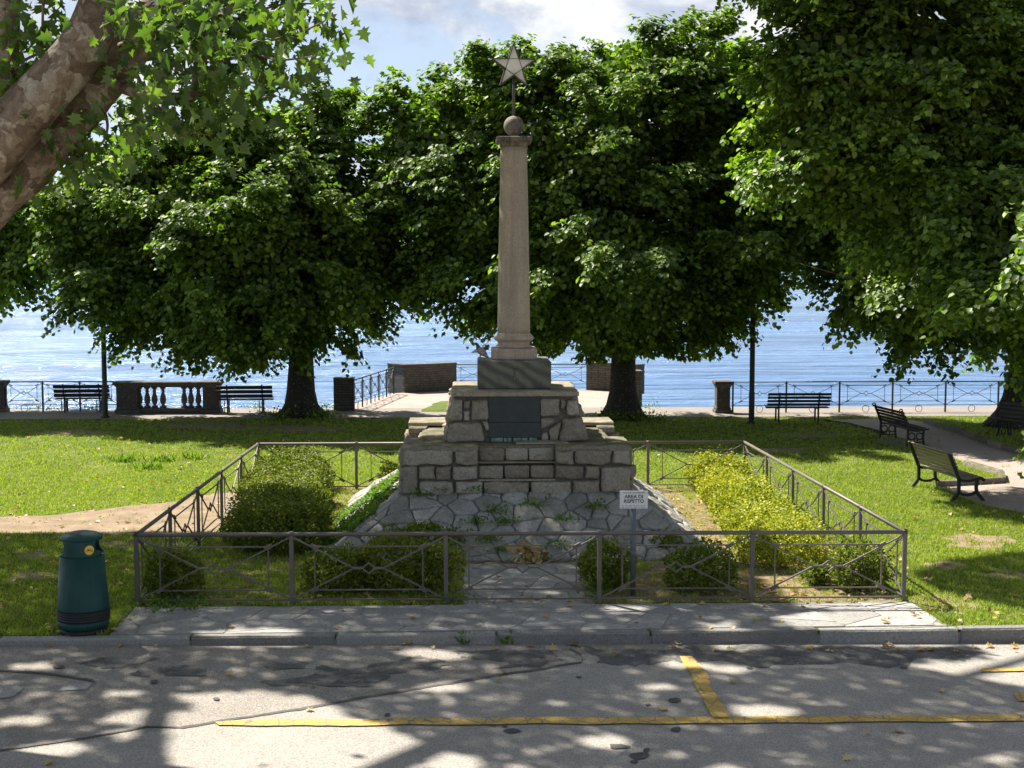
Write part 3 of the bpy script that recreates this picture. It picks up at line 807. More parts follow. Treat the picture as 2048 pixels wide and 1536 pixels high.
railing('lake_railing', 'dark iron lakeside railing with rings on the right of the stone pier', [(Vector((gx(1467, LR), LR, 0)), Vector((gx(2105, LR), LR, 0)), 6)], .98, M['rail_dark'], .05, True, lake_kw, .02, 'lakeside railings')
railing('lake_railing', 'dark iron lakeside railing behind the bench at the far left', [(Vector((gx(8, 42.6), 42.6, 0)), Vector((gx(232, 42.6), 42.6, 0)), 3)], .96, M['rail_dark'], .05, True, lake_kw, .02, 'lakeside railings')
railing('terrace_railing', 'dark iron railing running out over the left side of the terrace', [(Vector((gx(706, 42.6), 42.6, .0)), Vector((gx(787, 48.6), 48.6, 0)), 5)], .98, M['rail_dark'], .05, True, lake_kw, .02, 'lakeside railings')
railing('terrace_railing', 'thin iron railing closing the end of the terrace behind the monument', [(Vector((gx(908, 50.1), 50.1, 0)), Vector((gx(1176, 50.1), 50.1, 0)), 3)], .98, M['rail_dark'], .05, True, lake_kw, .02, 'lakeside railings')

# terrace walls
def block_wall(name, pts, h, th, label, mat, capm=None):
    """polyline wall in plan"""
    root = empty(name, (pts[0][0], pts[0][1], 0)); off = root.location; tag(root, label, 'wall')
    mb = MB(); cp = MB()
    L_ = []; R_ = []
    for i, p in enumerate(pts):
        a = Vector((*pts[max(i-1, 0)], 0)); b_ = Vector((*pts[min(i+1, len(pts)-1)], 0)); d = (b_-a).normalized(); n_ = Vector((-d.y, d.x, 0))
        L_.append(Vector((*p, 0))+n_*th/2); R_.append(Vector((*p, 0))-n_*th/2)
    ring_ = [(v.x, v.y) for v in R_]+[(v.x, v.y) for v in reversed(L_)]
    mb.prism(ring_, -.05, h-.045); mb.build('masonry', mat, root, off)
    c = Vector((sum(p[0] for p in ring_)/len(ring_), sum(p[1] for p in ring_)/len(ring_)))
    rc = [(v.x, v.y) for v in [R+(R-L)*.06 for R, L in zip(R_, L_)]]+[(v.x, v.y) for v in reversed([L+(L-R)*.06 for R, L in zip(R_, L_)])]
    cp.prism(rc, h-.043, h); cp.build('coping', capm or M['balus'], root, off)
    return root
block_wall('brick_wall', [(gx(784, 49.9), 49.9), (gx(812, 49.2), 49.2), (gx(850, 49.5), 49.5), (gx(907, 50.2), 50.2)], 1.06, .42, 'broad curved brown brick wall at the far left corner of the terrace', M['brick'])
block_wall('brick_wall', [(gx(1177, 50.2), 50.2), (gx(1230, 49.7), 49.7), (gx(1283, 48.9), 48.9)], 1.06, .42, 'brown brick wall on the terrace behind the right tree trunk', M['brick'])
block_wall('brick_pier', [(gx(667, 42.8), 42.9), (gx(707, 42.8), 42.9)], 1.06, .5, 'short brick pier at the lawn end of the terrace railing', M['brick'])
block_wall('brick_pier', [(gx(1268, 44.5), 44.5), (gx(1283, 44.5), 44.5)], 1.15, .5, 'narrow brick pier right beside the trunk of the right tree', M['brick'])

# piers and balustrade
def pier_mb(w_, h, d=.5):
    mb = MB()
    mb.box((0, 0, .06), (w_*1.25, d*1.25, .12), bev=.01)
    mb.box((0, 0, .17), (w_*1.2, d*1.2, .10), bev=.03, taper=.87)
    mb.box((0, 0, h/2), (w_, d, h-.3), bev=.02)
    mb.box((0, 0, h-.14), (w_*1.02, d*1.02, .10), bev=.0, taper=1.25)
    mb.box((0, 0, h-.045), (w_*1.38, d*1.38, .09), bev=.012)
    return mb
pr = empty('stone_pier', (gx(1446, LR), LR, 0)); tag(pr, 'dark stone pier with flared cap at the left end of the right lake railing', 'pier')
pier_mb(.42, 1.02, .42).build('masonry', M['balus'], pr)
pr = empty('stone_pier', (gx(-6, 42.6), 42.6, 0)); tag(pr, 'stone pier cut by the left edge of the picture', 'pier')
pier_mb(.42, 1.0, .42).build('masonry', M['balus'], pr)
bx = gx(336, 42.2)
bal = empty('stone_balustrade', (bx, 42.2, 0)); tag(bal, 'weathered stone balustrade with urn balusters and a gap where some are missing', 'balustrade')
W2 = (gx(443, 42.2)-gx(228, 42.2))/2
mb = MB(); mb.box((0, 0, .09), (2*W2-.1, .42, .14), bev=.015)
mb.box((-.5, 0, .01), (.25, .3, .04)); mb.build('plinth', M['balus'], bal)
mb = MB(); mb.box((0, 0, .93), (2*W2-.9, .46, .13), bev=.02); mb.box((0, 0, .85), (2*W2-.9, .36, .05)); mb.build('handrail', M['balus'], bal)
for sx, ww in ((-1, .78), (1, .60)):
    o = pier_mb(ww*.82, 1.0, .46).build('pier', M['balus'], bal); o.location = (sx*(W2-ww*.56), 0, .001)
bpf = [(.10, .16), (.11, .18), (.11, .21), (.06, .24), (.05, .27), (.085, .33), (.10, .40), (.09, .50), (.055, .62), (.045, .66), (.07, .69), (.045, .72), (.06, .76), (.10, .79), (.10, .825)]
first = None
for px_ in (277, 292.5, 307, 324, 366.5, 380, 395):
    if first is None:
        mb = MB(); mb.lathe(bpf, 14); first = mb.build('baluster', M['balus'], bal); o = first
    else: o = first.copy(); C.objects.link(o); o.parent = bal
    o.location = (gx(px_, 42.2)-bx, 0, 0)

# ------------------------------------------------------------------ lamp posts and wire
def lamp_post(px, D, h, label):
    r = empty('lamp_post', (gx(px, D), D, 0)); tag(r, label, 'lamp post', 'lamp posts on the lawn edge')
    mb = MB(); mb.lathe([(.13, 0), (.13, .05), (.085, .08), (.088, .9), (.078, .95), (.072, h)], 12); mb.build('pole', M['pole'], r)
    mb = MB(); mb.lathe([(.08, h), (.17, h+.08), (.22, h+.42), (.25, h+.44), (.12, h+.58), (.03, h+.66)], 12); mb.build('lantern', M['pane'], r)
    return r
lamp_post(207.5, P(208, 836).y, 4.4, 'thin dark lamp post in front of the left bench, its top lost in leaves')
lamp_post(1505, P(1505, 847).y, 4.6, 'thin dark lamp post beside the right stone pier, its top lost in leaves')
mb = MB(); a = PD(1590, 524, 29); b_ = PD(1775, 563, 27); c_ = PD(2200, 640, 23)
pts = []
for k in range(13):
    q = k/12; v = a.lerp(c_, q); v.z -= .25*4*q*(1-q)*.6; pts.append(v)
mb.tube(pts, .007, 6); tag(mb.build('overhead_cable', M['balus']), 'thin pale cable strung through the leaves above the right railing', 'cable')

# ------------------------------------------------------------------ benches
def bench(kind, loc, rz, length, label, group=None):
    """local: x along length, faces +y, back at y=0"""
    r = empty('park_bench', loc, rz); tag(r, label, 'bench', group)
    L2 = length/2
    if kind == 'pale':
        wood, nseat, nback = M['wood_light'], 7, 6
    elif kind == 'dark3': wood, nseat, nback = M['wood_dark'], 4, 3
    elif kind == 'dark4': wood, nseat, nback = M['wood_dark'], 4, 4
    elif kind == 'grey': wood, nseat, nback = M['wood_grey'], 4, 4
    else: wood, nseat, nback = M['wood_dark'], 6, 5
    mb = MB(); sd = .42
    for k in range(nseat):
        y = .08+sd*(k+.5)/nseat; z = .44+.03*((k/(nseat-1))-.3)**2*4-.012
        if kind == 'pale' and k == nseat-1: z -= .02
        mb.box((0, y, z), (length, sd/nseat*.80, .028), bev=.005)
    mb.build('seat', wood, r)
    mb = MB(); bh = .42
    for k in range(nback):
        q = (k+.5)/nback; z = .49+bh*q; y = .055-.17*q**1.4
        R = Matrix.Rotation(math.radians(14+14*q), 3, 'X')
        mb.box((0, y, z), (length, .026, bh/nback*(.84 if kind != 'dark4' else .74)), R, bev=.005)
    if kind == 'pale': mb.box((0, -.14, .935), (length+.02, .10, .028), Matrix.Rotation(math.radians(-18), 3, 'X'), bev=.006)
    mb.build('backrest', wood, r)
    for sx in (-1, 1):
        x = sx*(L2-.02 if kind in ('pale', 'scroll') else L2*.63)
        mb = MB(); w_ = .045
        def pl(pts, t=.045):
            for i in range(len(pts)-1):
                mb.bar((x, *pts[i]), (x, *pts[i+1]), w_, t)
        if kind == 'pale':
            pl([(-.17, .95), (-.11, .80), (-.03, .62), (.03, .47), (.05, .42)], .06)
            pl([(.03, .43), (.12, .405), (.25, .40), (.40, .43), (.50, .45), (.57, .40)], .055)
            pl([(.05, .44), (.05, .25), (.045, .17), (-.02, .08), (-.10, 0)], .06)
            pl([(.42, .42), (.40, .27), (.42, .17), (.50, .08), (.56, 0)], .06)
            pl([(.045, .19), (.12, .14), (.22, .125), (.32, .14), (.42, .19)], .05)
        elif kind == 'scroll':
            pl([(-.15, .93), (-.12, .84), (-.04, .66), (.03, .47), (.03, .2), (0, 0)], .05)
            pl([(.03, .44), (.25, .41), (.45, .44), (.58, .46)], .045)
            pl([(.45, .44), (.43, .25), (.46, 0)], .045)
            mb.ring((x, .13, .28), .085, .016, 'x'); mb.ring((x, .34, .28), .085, .016, 'x'); mb.ring((x, .235, .17), .05, .014, 'x')
            pl([(.03, .14), (.235, .11), (.44, .14)], .03)
            mb.ring((x, -.17, .93), .04, .016, 'x')
        elif kind == 'dark4':
            pl([(-.10, .90), (-.02, .66), (.05, .45), (.05, 0)], .05); pl([(.05, .42), (.48, .42)], .04); pl([(.45, .42), (.45, 0)], .045)
        else:
            pl([(-.12, .93), (-.04, .66), (.04, .45), (.06, .25), (.02, 0)], .045); pl([(.04, .42), (.5, .42)], .04)
            pl([(.44, .42), (.40, .22), (.47, 0)], .045)
            mb.ring((x, .23, .30), .07, .015, 'x'); mb.ring((x, .23, .13), .08, .015, 'x')
            mb.bar((x-.09, .04, 0.02), (x-.09, .04, .42), .025); mb.bar((x, .02, .2), (x-.09, .04, .2), .025)
        mb.build('side_frame', M['iron'], r)
    return r
def bench_from(rn, rf, kind, label, fac=1):
    """rear foot near and far pixels; bench faces right"""
    a = P(*rn); b_ = P(*rf); d = a-b_; an = math.atan2(d.y, d.x)
    c = (a+b_)/2; return c, an, d.length
c, an, ln = bench_from((1903, 1004), (1822, 974), 'pale', '')
nrml = Vector((-math.sin(an), math.cos(an), 0))
bench('pale', c+nrml*.1, an, max(1.7, ln), 'pale slatted wooden bench with black iron legs in the sun on the right')
c, an, ln = bench_from((1799, 892), (1772, 881), 'scroll', '')
bench('scroll', c, an+math.radians(6), 1.75, 'dark bench with iron scroll rings in its sides beside the right path')
D1 = P(1600, 846).y
bench('dark4', (gx(1600, D1), D1, 0), math.radians(-1), 1.86, 'dark slatted bench facing the lake behind the right lawn')
D1 = P(160, 826).y
bench('dark3', (gx(161, D1), D1, 0), math.radians(4), 1.72, 'dark slatted bench behind the left lamp post')
D1 = P(490, 828).y
bench('dark3', (gx(488, D1), D1, 0), math.radians(3), 1.72, 'dark slatted bench between the balustrade and the left tree')
v = P(2040, 884)
bench('grey', (v.x+.55, v.y+.9, 0), math.radians(118), 1.8, 'grey worn bench under the right edge tree, cut by the frame')

# ------------------------------------------------------------------ monument
MX = 0.0; MY = 22.98
MX = (P(802, 893, 1.62).x+P(1266, 893, 1.62).x)/2
mon = empty('monument', (MX, MY, 0)); tag(mon, 'stone war memorial column on stepped rubble base inside the iron railing', 'monument'); MO = mon.location
rm = random.Random(5)
# skirt: four battered faces of crazy stonework
a0, a1 = 3.05, 1.80; zb = .86
mb = MB()
corners0 = [(-a0, -3.05), (a0, -3.05), (a0, 3.05), (-a0, 3.05)]; corners1 = [(-a1, -1.80), (a1, -1.80), (a1, 1.80), (-a1, 1.80)]
mb.add([(MX+x, MY+y, -.02) for x, y in corners0]+[(MX+x, MY+y, zb) for x, y in corners1], [(0,1,5,4),(1,2,6,5),(2,3,7,6),(3,0,4,7),(4,5,6,7)])
mb.build('skirt_mortar', M['skirt_mortar'], mon, MO)
mb = MB()
for s_ in range(4):
    A = Vector((MX+corners0[s_][0], MY+corners0[s_][1], 0)); B = Vector((MX+corners0[(s_+1) % 4][0], MY+corners0[(s_+1) % 4][1], 0))
    A1 = Vector((MX+corners1[s_][0], MY+corners1[s_][1], zb)); B1 = Vector((MX+corners1[(s_+1) % 4][0], MY+corners1[(s_+1) % 4][1], zb))
    U = (B-A).normalized(); up_ = (A1-A); up_ = up_-U*up_.dot(U); hh = up_.length; V_ = up_.normalized(); N_ = U.cross(V_)
    if N_.z < 0: N_ = -N_
    w0 = (B-A).length; ins = (A1-A).dot(U)
    bound = [(0.03, 0), (w0-.03, 0), (w0-ins-.02, hh), (ins+.02, hh)]
    for c in cells(bound, .33, .008, rm, 1.15):
        stone(mb, c, lambda u, v, h_, A=A, U=U, V_=V_, N_=N_: A+U*u+V_*v+N_*h_, .03+rm.uniform(0, .025), rm, .004, .06, 1.5)
mb.build('battered_skirt', M['skirt'], mon, MO)

# tier 2 with stair niches on all four sides
ht = 1.62; hw = 1.83
nw, nd = .625, .32
plan = [(-hw, -hw), (-nw, -hw), (-nw, -hw+nd), (nw, -hw+nd), (nw, -hw), (hw, -hw), (hw, -nw), (hw-nd, -nw), (hw-nd, nw), (hw, nw), (hw, hw), (nw, hw), (nw, hw-nd), (-nw, hw-nd), (-nw, hw), (-hw, hw), (-hw, nw), (-hw+nd, nw), (-hw+nd, -nw), (-hw, -nw)]
mb = MB(); mb.prism([(MX+x*.985, MY+y*.985) for x, y in plan], .6, ht-.09)
mb.build('plinth_core', M['mortar'], mon, MO)
mb = MB(); sl_ = MB()
def coursed(w0, h0, rows, r):
    out = []; v = 0
    for k in range(rows):
        hh = h0/rows*(1+r.uniform(-.1, .1)) if k < rows-1 else h0-v
        u = 0
        while u < w0-.01:
            ww = r.uniform(.28, .62)
            if w0-u-ww < .22: ww = w0-u
            out.append([(u, v), (u+ww, v), (u+ww, v+hh), (u, v+hh)]); u += ww
        v += hh
    return out
def pxrect(x0, x1, y0, y1):  # front wall of tier 2, in metres from the left bottom
    s_ = 3.66/464; return [((x0-802)*s_, (990-y1)*s_), ((x1-802)*s_, (990-y1)*s_), ((x1-802)*s_, (990-y0)*s_), ((x0-802)*s_, (990-y0)*s_)]
front = [pxrect(*q) for q in ((802,906,899,929),(908,955,899,929),(1112,1150,899,929),(1152,1226,899,929),(1228,1266,899,931),(802,833,931,990),(835,868,931,960),(870,900,931,960),(902,955,931,960),(1112,1171,931,960),(1173,1204,931,960),(1206,1266,933,990),(835,906,962,990),(908,965,962,990),(967,1060,964,990),(1062,1146,964,990),(1148,1204,962,990))]
for s_ in range(4):
    an = s_*math.pi/2; Rz = Matrix.Rotation(an, 3, 'Z')
    def T(u, v, h_, Rz=Rz): 
        q = Rz@Vector((-hw+u, -hw-h_, 0)); return (MX+q.x, MY+q.y, .84+v)
    if s_ == 0: ps = front
    else:
        ps = [p for p in coursed(hw-nw, .70, 3, rm)]+[[(a+hw+nw, b_) for a, b_ in p] for p in coursed(hw-nw, .70, 3, rm)]+[[(a+hw-nw, b_) for a, b_ in p] for p in coursed(2*nw, .21, 1, rm)]
    for p in ps: stone(mb, p, T, .03+rm.uniform(0, .055), rm, rm.uniform(.004, .018), .045, 2.5)
    # niche: risers set back, thin pale treads
    for k, (z0, z1, dep) in enumerate(((1.075, 1.325, .10), (1.345, 1.60, .21))):
        def T2(u, v, h_, dep=dep, z0=z0, Rz=Rz):
            q = Rz@Vector((-nw+u, -hw+dep-h_, 0)); return (MX+q.x, MY+q.y, z0+v)
        u = 0
        for ww in ((.42, .42, .41) if k == 0 else (.44, .38, .43)):
            stone(mb, [(u, .0), (u+ww, .0), (u+ww, z1-z0-.03), (u, z1-z0-.03)], T2, .03, rm, .012, .07, 1.0); u += ww
        q = Rz@Vector((0, -hw+dep+.05, 0))
        sl_.box((MX+q.x, MY+q.y, z0-.012), (2*nw-.01, .30, .026), Rz, bev=.006, jit=.003)
        mb2 = None
    q = Rz@Vector((0, -hw+.02+.20, 0))
    # niche back fill
    sl_2 = None
mb.build('rubble_blocks', M['rubble'], mon, MO)
sl_.build('niche_treads', M['capslab'], mon, MO)
for s_ in range(4):
    Rz = Matrix.Rotation(s_*math.pi/2, 3, 'Z'); mb = MB()
    q = Rz@Vector((0, -hw+.42, 0)); mb.box((MX+q.x, MY+q.y, 1.17), (2*nw+.05, .34, .82), Rz)
    mb.build('niche_core', M['mortar'], mon, MO)
    mb = MB(); q = Rz@Vector((0, -hw+.24, 0)); mb.box((MX+q.x, MY+q.y, 1.0), (2*nw+.05, .36, .12), Rz)
    mb.build('niche_step', M['mortar'], mon, MO)
# capping slabs of tier 2, rough edged, four L corners
mb = MB()
def rough_slab(mb, poly, z0, z1, r, jit=.02):
    out = []
    for i in range(len(poly)):
        a, b_ = poly[i], poly[(i+1) % len(poly)]; n_ = max(1, int(math.hypot(b_[0]-a[0], b_[1]-a[1])/.12))
        for k in range(n_): out.append((a[0]+(b_[0]-a[0])*k/n_+r.uniform(-jit, jit), a[1]+(b_[1]-a[1])*k/n_+r.uniform(-jit, jit)))
    n_ = len(out)
    cx = sum(p[0] for p in out)/n_; cy = sum(p[1] for p in out)/n_
    vs = [(p[0], p[1], z0) for p in out]+[(p[0], p[1], z1-.018+r.uniform(-.008, .004)) for p in out]+[(p[0]+(cx-p[0])*.03, p[1]+(cy-p[1])*.03, z1+r.uniform(-.005, .005)) for p in out]
    fs = [tuple(reversed(range(n_)))]+[(i, (i+1) % n_, n_+(i+1) % n_, n_+i) for i in range(n_)]+[(n_+i, n_+(i+1) % n_, 2*n_+(i+1) % n_, 2*n_+i) for i in range(n_)]
    fs.append(tuple(range(2*n_, 3*n_)))
    mb.add(vs, fs)
e = hw+.02
for sx, sy in ((-1, -1), (1, -1), (1, 1), (-1, 1)):
    top = ht+(.02 if sy > 0 else 0)
    pl_ = [(sx*(nw+.003), sy*e), (sx*e, sy*e), (sx*e, sy*(nw+.003)), (sx*(hw-nd+.02), sy*(nw+.003)), (sx*(hw-nd), sy*(hw-nd)), (sx*(nw+.003), sy*(hw-nd+.02))]
    if sx*sy < 0: pl_ = pl_[::-1]
    rough_slab(mb, [(MX+a, MY+b_) for a, b_ in pl_], ht-.085, top, rm, .018)
rough_slab(mb, [(MX+a, MY+b_) for a, b_ in [(-1.35, -1.60), (1.35, -1.60), (1.60, -1.3), (1.60, 1.3), (1.35, 1.6), (-1.35, 1.6), (-1.6, 1.3), (-1.6, -1.3)]], ht-.2, ht-.012, rm, .012)
mb.build('tier_capping', M['slab'], mon, MO)
# back wing slabs
for sx in (-1, 1):
    mb = MB(); mb.box((MX+sx*1.45, MY+1.35, ht+.045), (.82, .92, .06), Matrix.Rotation(rm.uniform(-.02, .02), 3, 'Z'), bev=.01, jit=.008)
    mb.build('wing_slab', M['capslab'], mon, MO)

# tier 3 tapered
b3, t3, z3a, z3b = 1.13, 1.0, 1.61, 2.36
mb = MB(); mb.box((MX, MY-.10, (z3a+z3b)/2), (2*b3-.04, 2*b3-.04, z3b-z3a+.02), taper=t3/b3); mb.build('tier_three_core', M['mortar'], mon, MO)
mb = MB()
def px3(pts):
    s_ = 2*b3/277; out = []
    for x, y in pts: out.append(((x-893)*s_, (885-y)*s_*.97))
    return out
f3 = [[(896,842),(924,842),(925,795),(905,795)], [(927,818),(939,818),(939,797),(928,797)], [(926,842),(939,842),(939,820),(926,820)], [(941,840),(977,840),(977,797),(942,797)], [(890,885),(972,885),(962,844),(898,844)], [(970,862),(977,862),(977,842),(966,842)],
      [(1082,833),(1122,833),(1121,795),(1082,795)], [(1124,820),(1132,820),(1133,796),(1123,796)], [(1135,830),(1162,830),(1158,797),(1137,797)], [(1082,862),(1112,848),(1110,836),(1082,836)], [(1118,885),(1173,885),(1168,833),(1128,836)], [(1083,885),(1099,885),(1097,866),(1085,866)], [(1101,884),(1116,884),(1124,842),(1114,850),(1100,860)]]
for s_ in range(4):
    Rz = Matrix.Rotation(s_*math.pi/2, 3, 'Z'); sl3 = (b3-t3)/(z3b-z3a)
    def T3(u, v, h_, Rz=Rz):
        x = -b3+u; q = Rz@Vector((x, -(b3-sl3*v)-h_+.01, 0)); return (MX+q.x, MY-.10+q.y, z3a+v)
    if s_ == 0: ps = [px3(p) for p in f3]
    else: ps = cells([(0, 0), (2*b3, 0), (2*b3-(b3-t3), .75), (b3-t3, .75)], .34, .012, rm, 1.1)
    for p in ps: stone(mb, p, T3, .045+rm.uniform(0, .045), rm, .006, .04, 2.3)
mb.build('upper_rubble', M['rubble'], mon, MO)
mb = MB(); q = 1.05
rough_slab(mb, [(MX+a, MY-.10+b_) for a, b_ in [(-q, -q), (q, -q), (q, -.5), (q+.03, q), (-q, q)]], 2.355, 2.44, rm, .02)
mb.build('upper_capping', M['capslab'], mon, MO)
# plaques
yf = MY-.10-b3
def slab_on_slope(z0, z1, x0, x1, out, th):
    mb = MB(); y0 = yf+sl3*(z0-z3a)-out; y1 = yf+sl3*(z1-z3a)-out
    mb.add([(x0, y0, z0), (x1, y0, z0), (x1, y1, z1), (x0, y1, z1), (x0, y0+th, z0), (x1, y0+th, z0), (x1, y1+th, z1), (x0, y1+th, z1)],
           [(0,1,2,3),(5,4,7,6),(4,0,3,7),(1,5,6,2),(3,2,6,7),(4,5,1,0)]); return mb
xa, xb = PD(978, 830, yf).x, PD(1080, 830, yf).x
slab_on_slope(1.935, 2.35, xa, xb, .035, .08).build('inscribed_plaque', M['plaque'], mon, MO)
slab_on_slope(1.69, 1.928, xa-.01, xb+.01, .045, .08).build('inscribed_plaque', M['plaque'], mon, MO)
# faint raised lettering rows: illegible from here, short cast strokes
mb = MB(); rl = random.Random(3)
for z0, cnt in ((2.27, 2), (2.21, 3), (2.15, 3), (2.09, 3), (2.03, 3), (1.97, 2), (1.87, 3), (1.82, 3), (1.765, 3)):
    yy = yf+sl3*(z0-z3a)-(.038 if z0 > 1.93 else .048)
    for col_ in ((xa+.07, xa+.30), (xb-.30, xb-.07)) if cnt == 3 else ((xa+.12, xb-.15),):
        u = col_[0]
        while u < col_[1]:
            wl = rl.uniform(.008, .016); mb.box((u, yy, z0+rl.uniform(-.002, .002)), (wl*.55, .006, .022)); 
            if rl.random() < .5: mb.box((u+wl*.4, yy, z0+rl.choice((-.008, 0, .008))), (wl, .006, .005))
            u += .021 if rl.random() > .16 else .045
mb.build('raised_lettering', plain('worn_bronze_letters', (.065, .078, .07), .5), mon, MO)
mb = MB()
for k, (u0, u1) in enumerate(((.0, .21), (.215, .28), (.285, .36), (.38, .52), (.525, .64), (.66, .80))):
    mb.box((xa+.03+(u0+u1)/2*.95, yf-.045, 1.648), ((u1-u0)*.95-.008, .05, .065), bev=.006, jit=.003)
mb.build('green_stone_strip', M['verdigris'], mon, MO)
mb = MB(); mb.box((MX+.42, yf-.16, 1.622), (.85, .30, .03), Matrix.Rotation(.03, 3, 'Z'), bev=.006, jit=.004); mb.build('offering_ledge', M['capslab'], mon, MO)
# granite block
gc = (MX-.0, 22.81)
hwg = .617
CX = (P(955, 722, 2.915).x+P(1103, 722, 2.915).x)/2
mb = MB(); mb.box((CX, gc[1], (2.435+2.915)/2), (2*hwg, 2*hwg, .48), bev=.022); mb.build('granite_block', M['granite'], mon, MO)
mb = MB(); yb = gc[1]-hwg-.004
mb.box((CX, yb, 2.70), (.012, .012, .27)); mb.box((CX, yb, 2.79), (.07, .012, .012)); mb.box((CX-.02, yb, 2.80), (.012, .012, .04)); mb.box((CX+.02, yb, 2.80), (.012, .012, .04))
mb.build('carved_sword', M['mortar'], mon, MO)
CS = PD(1027.5, 500, gc[1]).x
mb = MB(); mb.box((CS, gc[1], 3.01), (.77, .77, .19), bev=.015); mb.build('column_plinth', M['shaft'], mon, MO)
prof = [(.30, 3.105), (.315, 3.12), (.315, 3.135), (.29, 3.15), (.275, 3.17), (.275, 3.20), (.29, 3.22), (.325, 3.235), (.345, 3.26), (.345, 3.285), (.325, 3.31), (.295, 3.32), (.295, 3.335), (.282, 3.36)]
mb = MB(); mb.lathe(prof, 40, (CS, gc[1], 0)); mb.build('column_base', M['shaft'], mon, MO)
mb = MB(); sp_ = []
for k in range(25):
    q = k/24; r_ = .281-.058*(q**1.25); sp_.append((r_, 3.358+q*(6.50-3.358)))
mb.lathe(sp_, 48, (CS, gc[1], 0)); mb.build('column_shaft', M['shaft'], mon, MO)
mb = MB(); mb.lathe([(.222, 6.495), (.235, 6.51), (.235, 6.53), (.25, 6.56), (.28, 6.585)], 32, (CS, gc[1], 0))
mb.box((CS, gc[1], 6.625), (.60, .60, .085), bev=.012); mb.build('capital', M['capital'], mon, MO)
mb = MB(); mb.lathe([(.10, 6.665), (.12, 6.69), (.08, 6.70)]+[(.172*math.sin(math.pi*k/16), 6.862-.172*math.cos(math.pi*k/16)) for k in range(2, 16)], 28, (CS, gc[1], 0)); mb.build('stone_ball', M['capital'], mon, MO)
mb = MB(); mb.tube([(CS, gc[1], 7.04), (CS, gc[1], 7.45), (CS, gc[1], 7.80)], [.028, .024, .02], 8); mb.build('star_rod', M['starframe'], mon, MO)
# star lantern: two pentagram faces, rim and panes
SC = PD(1027, 133, gc[1]); Ro, Ri, dp = .385, .148, .055
ro = [(Ro*math.sin(2*math.pi*k/5), Ro*math.cos(2*math.pi*k/5)) for k in range(5)]
ri = [(Ri*math.sin(2*math.pi*(k+.5)/5), Ri*math.cos(2*math.pi*(k+.5)/5)) for k in range(5)]
starRot = Matrix.Rotation(math.radians(6), 3, 'Z')
def SP(x, y, z): q = starRot@Vector((x, y, z)); return SC+q
mb = MB()
for y in (-dp, dp):
    mb.add([SP(x, y*1.15, z) for x, z in ri], [(0,1,2,3,4)])
    for k in range(5):
        mb.add([SP(ri[k-1][0], y, ri[k-1][1]), SP(ro[k][0], y*.5, ro[k][1]), SP(ri[k][0], y, ri[k][1])], [(0,1,2)])
mb.build('star_pane', M['pane'], mon, MO)
mb = MB()
for y in (-dp, dp):
    for k in range(5):
        mb.bar(SP(ri[k-1][0], y, ri[k-1][1]), SP(ro[k][0], y*.5, ro[k][1]), .016, .02)
        mb.bar(SP(ro[k][0], y*.5, ro[k][1]), SP(ri[k][0], y, ri[k][1]), .016, .02)
        mb.bar(SP(ri[k][0], y*1.15, ri[k][1]), SP(ri[k-1][0], y*1.15, ri[k-1][1]), .010)
for k in range(5):
    mb.bar(SP(ri[k][0], -dp, ri[k][1]), SP(ri[k][0], dp, ri[k][1]), .012)
    for a, b_ in ((ri[k-1], ro[k]), (ro[k], ri[k])):
        mb.add([SP(a[0], -dp*(1 if a in ri else .5), a[1]), SP(b_[0], -dp*(1 if b_ in ri else .5), b_[1]), SP(b_[0], dp*(1 if b_ in ri else .5), b_[1]), SP(a[0], dp*(1 if a in ri else .5), a[1])], [(0,1,2,3)])
mb.build('star_frame', M['starframe'], mon, MO)

# ------------------------------------------------------------------ sign
v = P(1266, 1192); sg = empty('notice_sign', (v.x, v.y, 0)); tag(sg, 'small white notice on a blue grey post reading area di rispetto', 'sign')
szt = H-(982-550)/F*v.y*1.0; top_w = PD(1266, 982, v.y).z; bot_w = PD(1266, 1016, v.y).z
mb = MB(); mb.tube([(0, .03, 0), (0, .03, top_w-.03)], .038, 14); mb.build('post', M['signpost'], sg)
sw_ = .365; sh_ = top_w-bot_w; zc = (top_w+bot_w)/2
mb = MB(); mb.box((0, -.012, zc), (sw_, .008, sh_), Matrix.Rotation(0, 3, 'Z'), bev=.003); mb.box((0, -.006, zc), (sw_+.014, .006, sh_+.014)); pb = mb.build('panel', M['white'], sg)
def text(s_, size, x, z, mat, name, parent, sx=1.0, bold=0.0, rot=None):
    cu = bpy.data.curves.new(name, 'FONT'); cu.body = s_; cu.size = size; cu.align_x = 'CENTER'; cu.align_y = 'CENTER'; cu.offset = bold; cu.extrude = .0006
    ob = bpy.data.objects.new('tmp', cu); C.objects.link(ob)
    bpy.context.view_layer.update()
    me = bpy.data.meshes.new_from_object(ob.evaluated_get(bpy.context.evaluated_depsgraph_get()))
    bpy.data.objects.remove(ob)
    for vv in me.vertices: vv.co = Vector((vv.co.x*sx, -vv.co.z, vv.co.y))
    me.materials.clear(); me.materials.append(mat)
    o = bpy.data.objects.new(name, me); C.objects.link(o); o.parent = parent; o.location = (x[0], x[1], z); return o
text('AREA DI', .068, (.0, -.0182), zc+.040, M['ink'], 'lettering', sg, 1.0, .0013)
text('RISPETTO', .068, (.0, -.0182), zc-.022, M['ink'], 'lettering', sg, .93, .0013)
text('Comune di Laveno Mombello', .024, (.0, -.0182), zc+.095, M['inkgrey'], 'lettering', sg, 1.05, .0004)
mb = MB(); rl = random.Random(8)
for zz_, x1 in ((zc-.082, .16), (zc-.103, .11)):
    u = -.16
    while u < x1:
        wl = rl.uniform(.03, .06); n_ = int(wl/.007)
        for k in range(n_): mb.box((u+k*.007, -.0176, zz_+rl.uniform(-.001, .001)), (.0042, .0012, rl.choice((.008, .010, .007))))
        u += wl+.010
